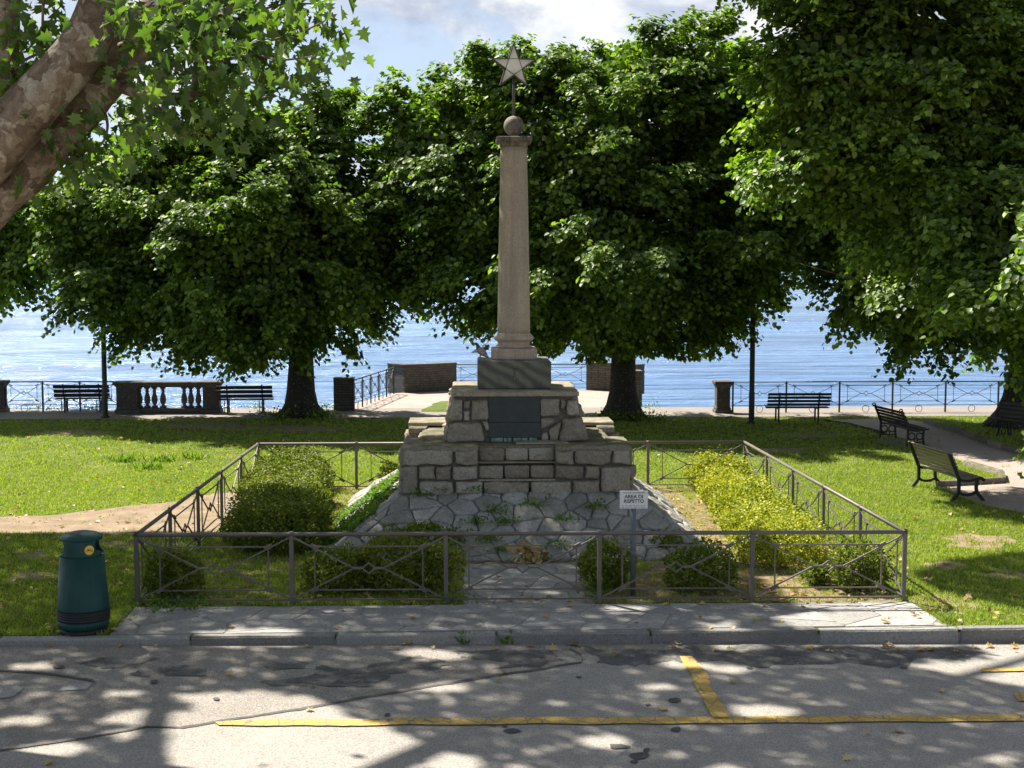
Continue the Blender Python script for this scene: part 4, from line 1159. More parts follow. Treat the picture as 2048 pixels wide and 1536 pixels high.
mb.build('small_print', M['inkgrey'], sg)

# ------------------------------------------------------------------ bin
v = P(168, 1262); bn = empty('litter_bin', (v.x, v.y, 0), math.radians(8)); tag(bn, 'dark green litter bin with domed cap, side openings and a round yellow sticker', 'litter bin')
bs = .98
def seg(prof, a0, a1, n=24):
    vs = []; fs = []
    for r_, z in prof:
        for k in range(n+1):
            a = a0+(a1-a0)*k/n; vs.append((r_*math.sin(a), -r_*math.cos(a), z))
    for i in range(len(prof)-1):
        for k in range(n): fs.append((i*(n+1)+k, i*(n+1)+k+1, (i+1)*(n+1)+k+1, (i+1)*(n+1)+k))
    return vs, fs
mb = MB(); mb.lathe([(.30, .30), (.308, .285), (.305, .31), (.262, .95)], 40); 
mb.f = mb.f[:-2]; mb.sm = mb.sm[:-2]
fm = math.radians(47)
for base in (0, math.pi):
    # panels rise between the two side openings with curved shoulders
    n_ = 24; vs = []; fs = []
    for j in range(9):
        q = j/8; z = .95+.20*q; r_ = .262-.012*q
        half = fm+(math.pi/2-fm)*max(0, (1-q*2.6))**2.2*.96
        if q > .75: half = fm+(q-.75)*.35
        for k in range(n_+1):
            a = base-half+2*half*k/n_; vs.append((r_*math.sin(a), -r_*math.cos(a), z))
    for j in range(8):
        for k in range(n_): fs.append((j*(n_+1)+k, j*(n_+1)+k+1, (j+1)*(n_+1)+k+1, (j+1)*(n_+1)+k))
    mb.add(vs, fs, True)
o = mb.build('body', M['bin'], bn)
md = o.modifiers.new('s', 'SOLIDIFY'); md.thickness = .012; md.offset = -1
mb = MB(); mb.lathe([(.215, 1.13), (.245, 1.145), (.252, 1.165), (.245, 1.185), (.19, 1.215), (.11, 1.235), (.03, 1.242)], 40); mb.build('cap', M['bin'], bn)
mb = MB(); mb.lathe([(.29, .165), (.312, .17), (.312, .195), (.302, .20), (.312, .208), (.312, .225), (.302, .23), (.312, .238), (.312, .255), (.302, .262), (.31, .27), (.31, .285), (.29, .29)], 40); mb.build('rubber_band', M['black'], bn)
mb = MB(); mb.lathe([(.285, .07), (.298, .075), (.302, .165), (.28, .17)], 40); mb.build('base_ring', M['bin'], bn)
mb = MB(); mb.lathe([(.275, 0), (.285, .02), (.27, .07), (.2, .072)], 32); mb.build('foot', M['black'], bn)
mb = MB(); mb.lathe([(.235, .5), (.245, .90), (.252, .96), (.246, .965), (.22, .86), (.1, .82)], 24); mb.build('liner', M['liner'], bn)
# sticker
mb = MB(); a0_ = math.radians(28)
def ST(u, v_, l=0): a = a0_+u/.255; r_ = .2545+l-(v_)*.03; return (r_*math.sin(a), -r_*math.cos(a), 1.045+v_)
n_ = 24; vs = [ST(0, 0, .004)]+[ST(.058*math.cos(2*math.pi*k/n_), .058*math.sin(2*math.pi*k/n_), .004) for k in range(n_)]
mb.add(vs, [(0, 1+k, 1+(k+1) % n_) for k in range(n_)]); stk = mb.build('sticker', M['yellow'], bn)
mb = MB()
for (u0, v0, u1, v1, w_) in ((-.03, .018, -.008, -.006, .006), (-.03, -.014, -.006, .016, .005), (-.012, .004, .012, .006, .012), (.0, -.012, .014, .012, .005), (.004, -.006, .02, -.012, .005), (.022, -.004, .038, -.004, .004), (.038, -.004, .024, -.016, .004), (.024, -.016, .04, -.016, .004)):
    a = Vector(ST(u0, v0, .006)); b_ = Vector(ST(u1, v1, .006)); mb.bar(a, b_, w_, .003)
for k in range(20):
    if k in (4, 5, 6): continue
    a = 2*math.pi*k/20; p = ST(.048*math.cos(a), .048*math.sin(a), .0055); 
    if k > 9: mb.box(p, (.004, .003, .005))
mb.build('sticker_print', M['ink'], stk)

# ------------------------------------------------------------------ pigeons
def pigeon(loc, rz, path, label, cols, scale=1.0):
    r = empty('pigeon', loc, rz); tag(r, label, 'pigeon', 'pigeons on the granite block')
    n_ = 14; vs = []; fs = []
    for i, (x, z, ry, rz_) in enumerate(path):
        a = path[max(i-1, 0)]; b_ = path[min(i+1, len(path)-1)]
        tx, tz = b_[0]-a[0], b_[1]-a[1]; l = math.hypot(tx, tz) or 1; nx, nz = -tz/l, tx/l
        for k in range(n_):
            q = 2*math.pi*k/n_; vs.append(((x+nx*math.sin(q)*rz_)*scale, math.cos(q)*ry*scale, (z+nz*math.sin(q)*rz_)*scale))
    for i in range(len(path)-1):
        for k in range(n_): fs.append((i*n_+k, i*n_+(k+1) % n_, (i+1)*n_+(k+1) % n_, (i+1)*n_+k))
    mb = MB(); mb.add(vs, fs, True); mb.f += [tuple(range(n_)), tuple(reversed(range(len(vs)-n_, len(vs))))]; mb.sm += [True, True]
    return r, mb
def feather_mat(name, a, b_, thr):
    t = NT(name); co = t.n('ShaderNodeTexCoord').outputs['Object']; s_ = t.n('ShaderNodeSeparateXYZ'); t.l(co, s_.inputs[0])
    f = t.math('ADD', t.math('SUBTRACT', s_.outputs[2], t.math('MULTIPLY', s_.outputs[0], .75)), t.math('MULTIPLY', t.noise(co, 30, 3), .03))
    c = t.ramp(f, [(thr, a), (thr+.03, b_)]); return t.pbr(c, .5, spec=.5)
M['p_body'] = feather_mat('grey_feathers', (.24, .235, .235), (.03, .038, .045), .245)
M['p_dark'] = plain('purple_dark_feathers', (.05, .028, .06), .35)
M['p_pale'] = plain('pale_feathers', (.46, .42, .45), .6)
M['p_leg'] = plain('red_leg', (.30, .09, .07), .6)
zt = 2.915
# path from beak tip to tail, x forward is -x (faces left)
path = [(-.120, .268, .002, .002), (-.108, .272, .006, .006), (-.100, .278, .018, .018), (-.085, .285, .023, .023), (-.068, .275, .023, .024), (-.055, .245, .026, .030), (-.040, .205, .040, .046), (-.010, .165, .055, .062), (.030, .135, .055, .060), (.065, .105, .042, .045), (.095, .075, .028, .026), (.13, .045, .026, .012), (.165, .012, .024, .006)]
v = PD(962, 722, 22.3)
PX = v.x
r, mb = pigeon((PX, 22.32, zt), math.radians(6), path, 'grey pigeon with dark head facing left on the block edge, nearer of two', None, 1.0)
for sy in (-.018, .022):
    mb.tube([(-.012, sy, .12), (-.018, sy, .05), (-.016, sy, .004)], [.014, .006, .005], 6)
    for tx in (-.03, -.012, .012): mb.tube([(-.016, sy, .006), (-.016+tx, sy+tx*.2, .003)], .0035, 5)
body = mb.build('body', M['p_body'], r)
mb = MB()
for sy in (-1, 1):
    vs = [(-.04, sy*.040, .20), (.0, sy*.057, .20), (.05, sy*.057, .165), (.10, sy*.04, .10), (.125, sy*.02, .065), (.06, sy*.055, .095), (.0, sy*.062, .115), (-.035, sy*.052, .155)]
    vs2 = [(x, y+sy*.008, z) for x, y, z in vs]
    mb.add(vs+vs2, [tuple(range(8)), tuple(range(8, 16))]+[(i, (i+1) % 8, 8+(i+1) % 8, 8+i) for i in range(8)])
wg = mb.build('wing', plain('light_grey_wing', (.27, .26, .25), .6), r)
mb = MB()
for sy in (-1, 1): mb.bar((.035, sy*.069, .095), (.085, sy*.058, .145), .012, .006)
mb.build('wing_bar', M['ink'], wg)
path2 = [(.155, .165, .002, .002), (.148, .172, .006, .006), (.140, .178, .02, .022), (.125, .190, .024, .026), (.108, .198, .026, .030), (.085, .185, .034, .038), (.05, .165, .05, .05), (.0, .16, .052, .052), (-.05, .155, .04, .04), (-.10, .135, .026, .02), (-.15, .115, .022, .008)]
r, mb = pigeon((PX-.012, 22.62, zt), math.radians(-14), path2, 'pale pigeon with purple neck facing right behind the other pigeon', None, 1.0)
for sy in (-.018, .022): mb.tube([(.0, sy, .12), (.005, sy, .05), (.004, sy, .0)], [.012, .006, .005], 6)
t = NT('pale_and_purple_feathers'); co = t.n('ShaderNodeTexCoord').outputs['Object']; s_ = t.n('ShaderNodeSeparateXYZ'); t.l(co, s_.inputs[0])
M['p2'] = t.pbr(t.ramp(t.math('ADD', s_.outputs[0], .5), [(.55, (.46, .42, .45)), (.585, (.05, .028, .06))]), .5)
mb.build('body', M['p2'], r)

# ------------------------------------------------------------------ foliage
def fronds(c0, d, Ls, k, droop, spread, r):
    """leaf positions and frames along curved twigs; returns P,T,N"""
    n_ = len(c0); s_ = np.linspace(.12, 1, k)[None, :]+r.uniform(-.03, .03, (n_, k)); sl_ = s_*Ls[:, None]
    Z = np.array([0, 0, 1.0])
    P_ = c0[:, None, :]+d[:, None, :]*sl_[..., None]-Z*(droop*sl_**2)[..., None]
    T = d[:, None, :]-Z*(2*droop*sl_)[..., None]; T = nrm(T)
    side = nrm(np.cross(T, Z)+1e-6); sg_ = np.where(np.arange(k) % 2 == 0, 1.0, -1.0)[None, :]*np.ones((n_, 1))
    off = sg_*r.uniform(.0, 1, (n_, k))*spread*(1.15-s_)
    P_ = P_+side*off[..., None]+r.normal(0, .035, P_.shape)-Z*(np.abs(off)*.25)[..., None]
    D_ = T*.55+side*sg_[..., None]*.75-Z*.45+r.normal(0, .28, T.shape)
    N_ = Z*.95+T*.3+r.normal(0, .27, T.shape)
    return P_.reshape(-1, 3), D_.reshape(-1, 3), N_.reshape(-1, 3)
def lobes_px(lst, base_rng):
    out = []
    for (px_, py_, D, rx, rz_, ry) in lst:
        v = PD(px_, py_, D); s_ = D/F; out.append((v.x, v.y, v.z, rx*s_, ry, rz_*s_))
    return np.array(out)
def crown_samples(lobes, dens, r, center, inner=False, per=15):
    Ps, Ds, Ls = [], [], []
    for i, (cx, cy, cz, rx, ry, rz_) in enumerate(lobes):
        area = 4*math.pi*((rx*ry)**1.6/3+(rx*rz_)**1.6/3+(ry*rz_)**1.6/3)**(1/1.6)
        n_ = int(area*dens)
        u = nrm(r.normal(0, 1, (n_, 3)))
        rad = (.25+.42*r.random(n_)) if inner else (1.12-.60*r.random(n_)**1.3)
        p = np.array([cx, cy, cz])+u*np.array([rx, ry, rz_])*rad[:, None]
        keep = np.ones(n_, bool)
        if not inner:
            for j, L_ in enumerate(lobes):
                if j == i: continue
                q = (p-L_[:3])/L_[3:]; keep &= (np.sum(q*q, -1) > .42)
        p = p[keep]; u = u[keep]; m_ = len(p)
        out_ = nrm(u*.8+nrm(p-center)*.4)
        if inner: Ps.append(p); Ds.append(out_); continue
        # each clump is a drooping spray: several twigs leave one point and fan outwards
        P_ = np.repeat(p, per, 0)+r.normal(0, .17, (m_*per, 3)); O_ = np.repeat(out_, per, 0)
        side = nrm(np.cross(O_, np.array([0, 0, 1.0]))+1e-6)
        fan = r.uniform(-1, 1, (m_*per, 1))
        D_ = nrm(O_+side*fan*.95+np.array([0, 0, .02])+r.normal(0, .16, (m_*per, 3)))
        # flatten: boughs of a linden lie in tiers
        D_[:, 2] = D_[:, 2]*.75+.06
        Ps.append(P_); Ds.append(nrm(D_))
    return np.concatenate(Ps), np.concatenate(Ds)
def linden(name, base, trunk_r, lobes, label, dens, leaf, k, Lr, seed, trunk_h=None, lean=(0, 0), group='lindens along the lakeside lawn', zmin=None, clump=.75, mask=None):
    r = np.random.default_rng(seed)
    root = empty(name, base); off = np.array(base); tag(root, label, 'tree', group)
    lc = lobes[:, :3]; cen = lc.mean(0); top = cen.copy()
    fork = np.array([base[0]+lean[0], base[1]+lean[1], trunk_h or cen[2]-1.0])
    mb = MB(); b3_ = np.array(base); pts = []; rad = []
    for q, f_ in ((-.02, 2.1), (.04, 1.65), (.10, 1.32), (.2, 1.12), (.4, 1.0), (.7, .95), (1, .9)):
        pts.append(b3_+(fork-b3_)*q); rad.append(trunk_r*f_)
    mb.tube(pts, rad, 18, lump=.12)
    # root flare ridges
    for q in range(7):
        a = q*.9+seed; mb.tube([b3_+np.array([math.cos(a)*trunk_r*2.3, math.sin(a)*trunk_r*2.3, -.05]), b3_+np.array([math.cos(a)*trunk_r*1.3, math.sin(a)*trunk_r*1.3, .16]), b3_+np.array([math.cos(a)*trunk_r*.7, math.sin(a)*trunk_r*.7, .75])], [.06, .13, .10], 8)
    mb.build('trunk', M['bark'], root, off)
    mb = MB()
    for c in lobes:
        tgt = c[:3]; m_ = fork*.5+tgt*.5; m_[2] = fork[2]*.45+tgt[2]*.55
        rr_ = trunk_r*.42; mb.tube([fork-np.array([0, 0, .3]), fork*.7+m_*.3, m_, tgt], [rr_, rr_*.85, rr_*.6, rr_*.25], 8)
        for q in range(3):
            e_ = tgt+np.clip(r.normal(0, 1, 3), -1.3, 1.3)*c[3:]*.42; mb.tube([m_, (m_+e_)/2+r.normal(0, .15, 3), e_], [rr_*.4, rr_*.28, .02], 6)
    mb.build('limbs', M['bark'], root, off)
    Pc, Dc = crown_samples(lobes, dens, r, cen)
    Ls = r.uniform(*Lr, len(Pc)); start = Pc-Dc*Ls[:, None]*.55
    Pl, Tl, Nl = fronds(start, Dc, Ls, k, .27, .22*np.mean(Lr), r)
    Pi, Di = crown_samples(lobes, 75, r, cen, True)
    if zmin is not None:
        kk = Pl[:, 2] > zmin; Pl, Tl, Nl = Pl[kk], Tl[kk], Nl[kk]
    if mask is not None:
        kk = mask(Pl); Pl, Tl, Nl = Pl[kk], Tl[kk], Nl[kk]
    sz = leaf*r.uniform(.7, 1.25, len(Pl))
    if zmin is not None: kk = Pi[:, 2] > zmin+1.2; Pi = Pi[kk]
    Pl = np.concatenate([Pl, Pi]); Tl = np.concatenate([Tl, r.normal(0, 1, Pi.shape)]); Nl = np.concatenate([Nl, r.normal(0, 1, Pi.shape)])
    sz = np.concatenate([sz, .175*r.uniform(.7, 1.2, len(Pi))])
    o = leaves('crown', Pl, Tl, Nl, sz, LEAF_LINDEN, M['linden'], root, off)
    print(name, len(Pl)); return root
DA = P(603, 832).y; DB = P(1246, 836).y
A_l = lobes_px([(330, 345, DA, 190, 140, 3.0), (600, 320, DA, 160, 135, 3.2), (190, 440, DA-1, 110, 110, 2.3), (480, 480, DA-2.5, 230, 160, 3.2), (700, 470, DA-1, 130, 150, 3.0),
                (250, 560, DA-1, 120, 70, 2.2), (590, 605, DA-1, 190, 85, 3.5), (765, 540, DA, 80, 75, 2.0), (450, 270, DA, 110, 80, 2.4), (125, 495, DA, 60, 50, 1.6), (480, 650, DA-1.5, 130, 55, 2.2), (200, 575, DA-2.4, 75, 60, 1.5), (650, 230, DA, 60, 60, 1.5), (350, 620, DA, 130, 50, 2.4)], None)
linden('linden_tree', tuple(P(603, 832)), .38, A_l, 'broad dark linden left of the column with its trunk on the lawn edge', .74, .145, 21, (.65, 1.5), 21, 4.0, zmin=1.35)
B_l = lobes_px([(1050, 172, DB, 110, 100, 2.6), (1290, 160, DB, 145, 112, 3.2), (1180, 310, DB-1, 200, 180, 3.6), (1415, 190, DB, 110, 150, 2.6), (840, 290, DB, 110, 125, 2.6), (825, 570, DB, 60, 50, 1.6), (1425, 320, DB, 100, 100, 2.2), (950, 260, DB+1, 110, 130, 2.6), (950, 470, DB-1, 110, 140, 2.8),
                (1200, 520, DB-2.5, 220, 150, 3.2), (1440, 460, DB, 140, 140, 2.8), (1050, 590, DB, 100, 75, 2.4), (1300, 600, DB-1, 180, 80, 3.0), (1490, 540, DB, 85, 60, 2.0), (1500, 490, DB-2.9, 75, 65, 1.6), (1490, 210, DB, 80, 120, 2.2), (1550, 420, DB+1, 90, 120, 2.2), (880, 530, DB, 70, 80, 2), (1180, 660, DB, 120, 50, 2.4)], None)
linden('linden_tree', tuple(P(1246, 836)), .37, B_l, 'tall linden right behind the column, its trunk beside the terrace', .74, .145, 21, (.65, 1.5), 22, 4.2, zmin=1.9)
DC = P(2030, 853).y
C_l = lobes_px([(1760, 300, DC, 220, 220, 3.4), (1950, 250, DC, 220, 240, 3.6), (1730, 520, DC-1, 105, 90, 2.2), (1900, 540, DC-1, 160, 110, 2.8), (2120, 420, DC, 190, 230, 3.2), (2050, 620, DC, 160, 80, 2.6), (2250, 250, DC, 180, 200, 3), (1860, 640, DC-1, 90, 45, 1.8), (1790, 560, DC-3, 80, 70, 1.8), (1640, 400, DC, 90, 110, 2.0)], None)
linden('linden_tree', tuple(P(2028, 853)), .42, C_l, 'linden with a thick leaning trunk at the right edge of the lake railing', .74, .145, 21, (.65, 1.5), 23, 4.0, lean=(.6, 0))
Z_l = lobes_px([(-60, 420, 43, 130, 140, 3.0), (30, 500, 43, 75, 60, 2.0), (-160, 300, 43.5, 160, 160, 3), (-200, 520, 43, 140, 70, 2.6), (-30, 540, 42.5, 90, 50, 2.0)], None)
linden('linden_tree', (PD(-230, 800, 43.5).x, 43.5, 0), .36, Z_l, 'linden at the left edge of the picture showing only low leafy tips', .74, .145, 21, (.65, 1.5), 24, 4.0)
DD = 27.0
D_l = lobes_px([(1650, 150, DD, 170, 130, 2.0), (1880, 170, DD, 220, 180, 2.4), (1780, -60, DD, 240, 130, 2.6), (1600, 330, DD+.5, 110, 90, 1.6), (1800, 380, DD, 180, 130, 2.2), (1990, 440, DD-1.5, 170, 160, 2.2), (1960, 600, DD-3, 100, 60, 1.3),
                (2150, 200, DD, 200, 250, 2.6), (2130, 640, DD-2.5, 110, 120, 1.6), (1480, -240, DD+3, 230, 170, 3), (1640, -270, DD+1.5, 230, 150, 2.6), (1560, -430, DD+3, 300, 170, 3.2), (1760, -230, DD+1, 230, 130, 2.4), (1850, -330, DD+2, 300, 200, 3.5), (2200, -200, DD+1, 200, 200, 3), (2085, 480, DD-6, 60, 110, .9), (2118, 905, DD-5, 50, 60, .7)], None)  # unseen lobes high above the frame, added to shade this crown
v = PD(2260, 900, DD)
linden('linden_tree', (v.x, DD, 0), .40, D_l, 'nearer large leaved linden filling the upper right with hanging boughs', 1.15, .12, 19, (.5, 1.15), 25, 4.6)

# ------------------------------------------------------------------ plane tree on the left
plane = empty('plane_tree', (-8.3, 13.4, 0)); tag(plane, 'big plane tree leaning in at upper left with mottled flaking bark', 'tree'); PO = np.array(plane.location)
mb = MB()
j0 = PD(-160, 500, 13.9)
mb.tube([(-8.5, 13.3, -.1), (-8.3, 13.4, .3), (-8.0, 13.5, 1.5), (-7.4, 13.8, 3.0), j0], [.95, .75, .6, .52, .44], 20, lump=.15)
mb.build('trunk', M['plane_bark'], plane, PO)
def pull(D): return D if D < 14.1 else 14.1+.15*(D-14.1)
def pxtube(mb, pts, rad, n=14, lump=.12):
    P3 = [PD(a, b_, pull(c)) for a, b_, c in pts]
    # subdivide smoothly
    out = []; ro_ = []
    for i in range(len(P3)-1):
        a = P3[max(i-1, 0)]; b_ = P3[i]; c = P3[i+1]; d = P3[min(i+2, len(P3)-1)]
        for k in range(5):
            t_ = k/5; out.append(.5*((2*b_)+(c-a)*t_+(2*a-5*b_+4*c-d)*t_*t_+(3*b_-a-3*c+d)*t_**3)); ro_.append(rad[i]+(rad[i+1]-rad[i])*t_)
    out.append(P3[-1]); ro_.append(rad[-1])
    mb.tube(out, ro_, n, lump=lump); return out
mb = MB()
pxtube(mb, [(-150, 420, 14.0), (0, 284, 13.9), (80, 196, 13.8), (160, 100, 13.8), (208, 0, 13.8), (255, -110, 13.9), (330, -260, 14.5)], [.33, .285, .255, .235, .225, .22, .19], 22, .25)
mb.build('bough', M['plane_bark'], plane, PO)
mb = MB()
pxtube(mb, [(-150, 520, 14.2), (-10, 388, 15.0), (70, 318, 15.3), (140, 240, 15.6), (215, 145, 15.8), (290, 55, 16), (365, -15, 16.2), (520, -200, 17)], [.36, .26, .25, .24, .23, .22, .20, .16], 18, .25)
mb.build('bough', M['plane_bark'], plane, PO)
mb = MB()
pxtube(mb, [(-60, 420, 15.5), (5, 260, 16), (14, 100, 16.3), (25, -60, 16.6), (60, -200, 17)], [.20, .15, .13, .12, .10], 12, .15)
mb.build('bough', M['plane_bark'], plane, PO)
twigs = []
mb = MB()
def nearer(px_, D): return D-1.7*min(1, max(0, (px_-200)/120))
def tw(pts, r0, r1, n=7):
    pts = [(a, b_, nearer(a, c)) for a, b_, c in pts]
    o_ = pxtube(mb, pts, list(np.linspace(r0, r1, len(pts))), n, 0); twigs.append((o_, r1)); return o_
tw([(225, 165, 15.8), (300, 192, 15.2), (370, 197, 15), (392, 175, 15), (400, 120, 15), (430, 50, 15), (480, 0, 15), (560, -90, 15.3)], .075, .035, 10)
tw([(400, 130, 15), (440, 95, 14.8), (520, 85, 14.6), (600, 65, 14.5), (672, 30, 14.4)], .022, .006)
tw([(395, 170, 15), (430, 130, 14.7), (500, 110, 14.4), (560, 120, 14.2), (630, 112, 14.1)], .022, .006)
tw([(420, 70, 15), (470, 40, 15.2), (560, 10, 15.3), (650, 8, 15.3)], .022, .006)
tw([(390, 185, 15), (430, 170, 14.6), (500, 165, 14.4), (545, 175, 14.4)], .02, .006)
tw([(300, 192, 15.2), (330, 230, 15.0), (360, 260, 14.8), (420, 270, 14.7)], .02, .006)
tw([(90, -60, 14.5), (86, 20, 14.5), (82, 110, 14.5), (70, 150, 14.5)], .02, .006)
tw([(240, 90, 14.6), (300, 70, 14.6), (350, 60, 14.4), (380, 70, 14.2)], .03, .006)
tw([(260, 20, 14.6), (330, 30, 14.8), (400, 10, 15), (470, -20, 15)], .03, .008)
tw([(200, 200, 15.6), (215, 250, 15), (200, 290, 14.8), (150, 310, 14.6)], .02, .006)
tw([(120, 250, 15.2), (140, 280, 14.9), (120, 330, 14.8), (90, 370, 14.8)], .02, .006)
tw([(330, 40, 15.4), (420, 30, 15.8), (520, 50, 16), (600, 90, 16)], .03, .006)
tw([(5, 150, 15.5), (50, 120, 15.3), (110, 90, 15.2), (150, 60, 15.2)], .02, .006)
tw([(5, 250, 15.5), (40, 230, 15.3), (60, 200, 15.2), (50, 160, 15.2)], .02, .006)
# limbs that carry the crown above the picture
hi = [[(-6.0, 14.2, 8.0), (-6.5, 17, 9.9), (-5.5, 21, 12.0), (-3.5, 24.5, 12.6)], [(-6.0, 14.2, 8.0), (-4.0, 17, 9.9), (-1.5, 20, 11), (1.2, 22.3, 11.4)],
      [(-6.0, 14.2, 8.0), (-8.5, 17, 10), (-10, 21, 12), (-11, 25, 13)], [(-4, 14.2, 8.6), (-2.5, 16.5, 9.6), (.5, 18.6, 10.2), (3.2, 19.8, 10.4)], [(-6, 14, 8), (-9, 13, 10.2), (-12, 14, 12)]]
for h_ in hi: mb.tube(h_, list(np.linspace(.22, .06, len(h_))), 10)
for o_ in [PD(330, -260, pull(14.5)), PD(520, -200, pull(17)), PD(60, -200, pull(17))]: mb.tube([o_, Vector((-6.0, 14.2, 8.0)).lerp(o_, .3)+Vector((0, 0, .8)), (-6.0, 14.2, 8.0)], [.2, .22, .24], 10)
mb.build('branches', M['plane_bark'], plane, PO)
rp = np.random.default_rng(77)
Pl, Tl, Nl = [], [], []
def cluster_leaves(cen, n_, sp, r):
    p = cen+r.normal(0, 1, (n_, 3))*sp; d = nrm(p-cen+1e-6)*.6+np.array([0, 0, -.7])+r.normal(0, .45, (n_, 3)); N_ = np.array([0, -.15, .6])+r.normal(0, .6, (n_, 3))
    return p, d, N_
for o_, r1 in twigs:
    q = np.array([list(v) for v in o_]); m_ = len(q)
    s0 = 3 if r1 < .03 else 10
    for i in range(s0, m_):
        c, d, n_ = cluster_leaves(q[i], int(rp.integers(4, 9)), np.array([.22, .22, .16]), rp); Pl.append(c); Tl.append(d); Nl.append(n_)
# leafy masses around the upper left boughs
for (px_, py_, D, sx, sz_, cnt) in ((60, 60, 16.6, 50, 40, 50), (110, 20, 16.4, 40, 30, 34), (20, 160, 16.8, 40, 50, 34), (290, 90, 15.4, 60, 35, 75), (330, 20, 15.6, 70, 22, 75), (230, 190, 15.0, 55, 40, 62), (180, 260, 14.8, 50, 34, 60), (120, 320, 14.8, 60, 26, 45), (420, 60, 15.4, 60, 32, 75), (480, 120, 15.2, 55, 26, 50),
        (560, 40, 15.4, 45, 20, 40), (370, 250, 15, 50, 26, 40), (430, 190, 15.4, 70, 26, 60), (500, 20, 15.8, 60, 20, 50), (620, 20, 15, 30, 12, 14), (590, 150, 14.4, 25, 10, 10), (300, 150, 14.9, 45, 35, 45), (250, 250, 15.3, 40, 30, 30), (360, 120, 15.5, 40, 40, 45), (50, 250, 16.6, 40, 40, 25)):
    D = nearer(px_, pull(D)); c0 = np.array(list(PD(px_, py_, D))); s_ = D/F
    if py_ > 180: cnt = cnt*.5
    c, d, n_ = cluster_leaves(c0, int(cnt*.5), np.array([sx*s_, .5, sz_*s_]), rp); Pl.append(c); Tl.append(d); Nl.append(n_)
# crown above the picture: leaves wherever the photograph shows its shade on the ground
SHADE = [(-900, 1072), (0, 1068), (300, 1064), (500, 1066), (800, 1074), (1200, 1080), (1330, 1086), (1430, 1112), (1520, 1155), (1600, 1218), (1780, 1228), (1900, 1236), (1960, 1292), (2048, 1330), (2700, 1350), (3200, 2600), (-2600, 2600), (-1500, 1200)]
LIT = [[(330, 1560), (325, 1455), (285, 1432), (400, 1385), (430, 1362), (620, 1370), (700, 1412), (870, 1468), (965, 1500), (900, 1560)],
       [(1800, 1300), (2060, 1278), (2300, 1275), (2400, 1350), (2060, 1346), (1900, 1322)], [(1555, 1236), (1660, 1222), (1900, 1222), (1900, 1266), (1590, 1262)]]
n_ = 105000
gx_ = rp.uniform(-9.5, 10.5, n_); gy_ = rp.uniform(11.3, 22.5, n_)
px_, py_ = proj(gx_, gy_, np.zeros(n_))
ok = inpoly(px_, py_, SHADE) | inpoly(px_, py_, [(1830, 1150), (1900, 1122), (2048, 1106), (2400, 1100), (2400, 1222), (2048, 1218), (1950, 1200), (1880, 1182)])
for L_ in LIT: ok &= ~inpoly(px_, py_, L_)
# random round gaps: the dapples
hx = rp.uniform(-7, 8, 34); hy = rp.uniform(11.5, 17.0, 34); hr = rp.uniform(.12, .24, 34)
for a, b_, c in zip(hx, hy, hr): ok &= ((gx_-a)/(c*1.6))**2+((gy_-b_)/c)**2 > 1
gx_, gy_ = gx_[ok], gy_[ok]
z = 5.5+.235*gy_+.3+rp.gamma(2.0, .45, len(gx_))
p = np.stack([gx_+KX*z, gy_+KY*z, z], -1)
d = np.array([0, 0, -.5])+rp.normal(0, .5, p.shape); nn = S[None, :]*.9+np.array([0, 0, .4])+rp.normal(0, .45, p.shape)
take = rp.random(len(p)) < 1.1
Pl.append(p[take]); Tl.append(d[take]); Nl.append(nn[take])
Pl, Tl, Nl = map(np.concatenate, (Pl, Tl, Nl)); print('plane leaves', len(Pl))
leaves('crown', Pl, Tl, Nl, .125*rp.uniform(.55, 1.35, len(Pl)), LEAF_PLANE, M['plane'], plane, PO)

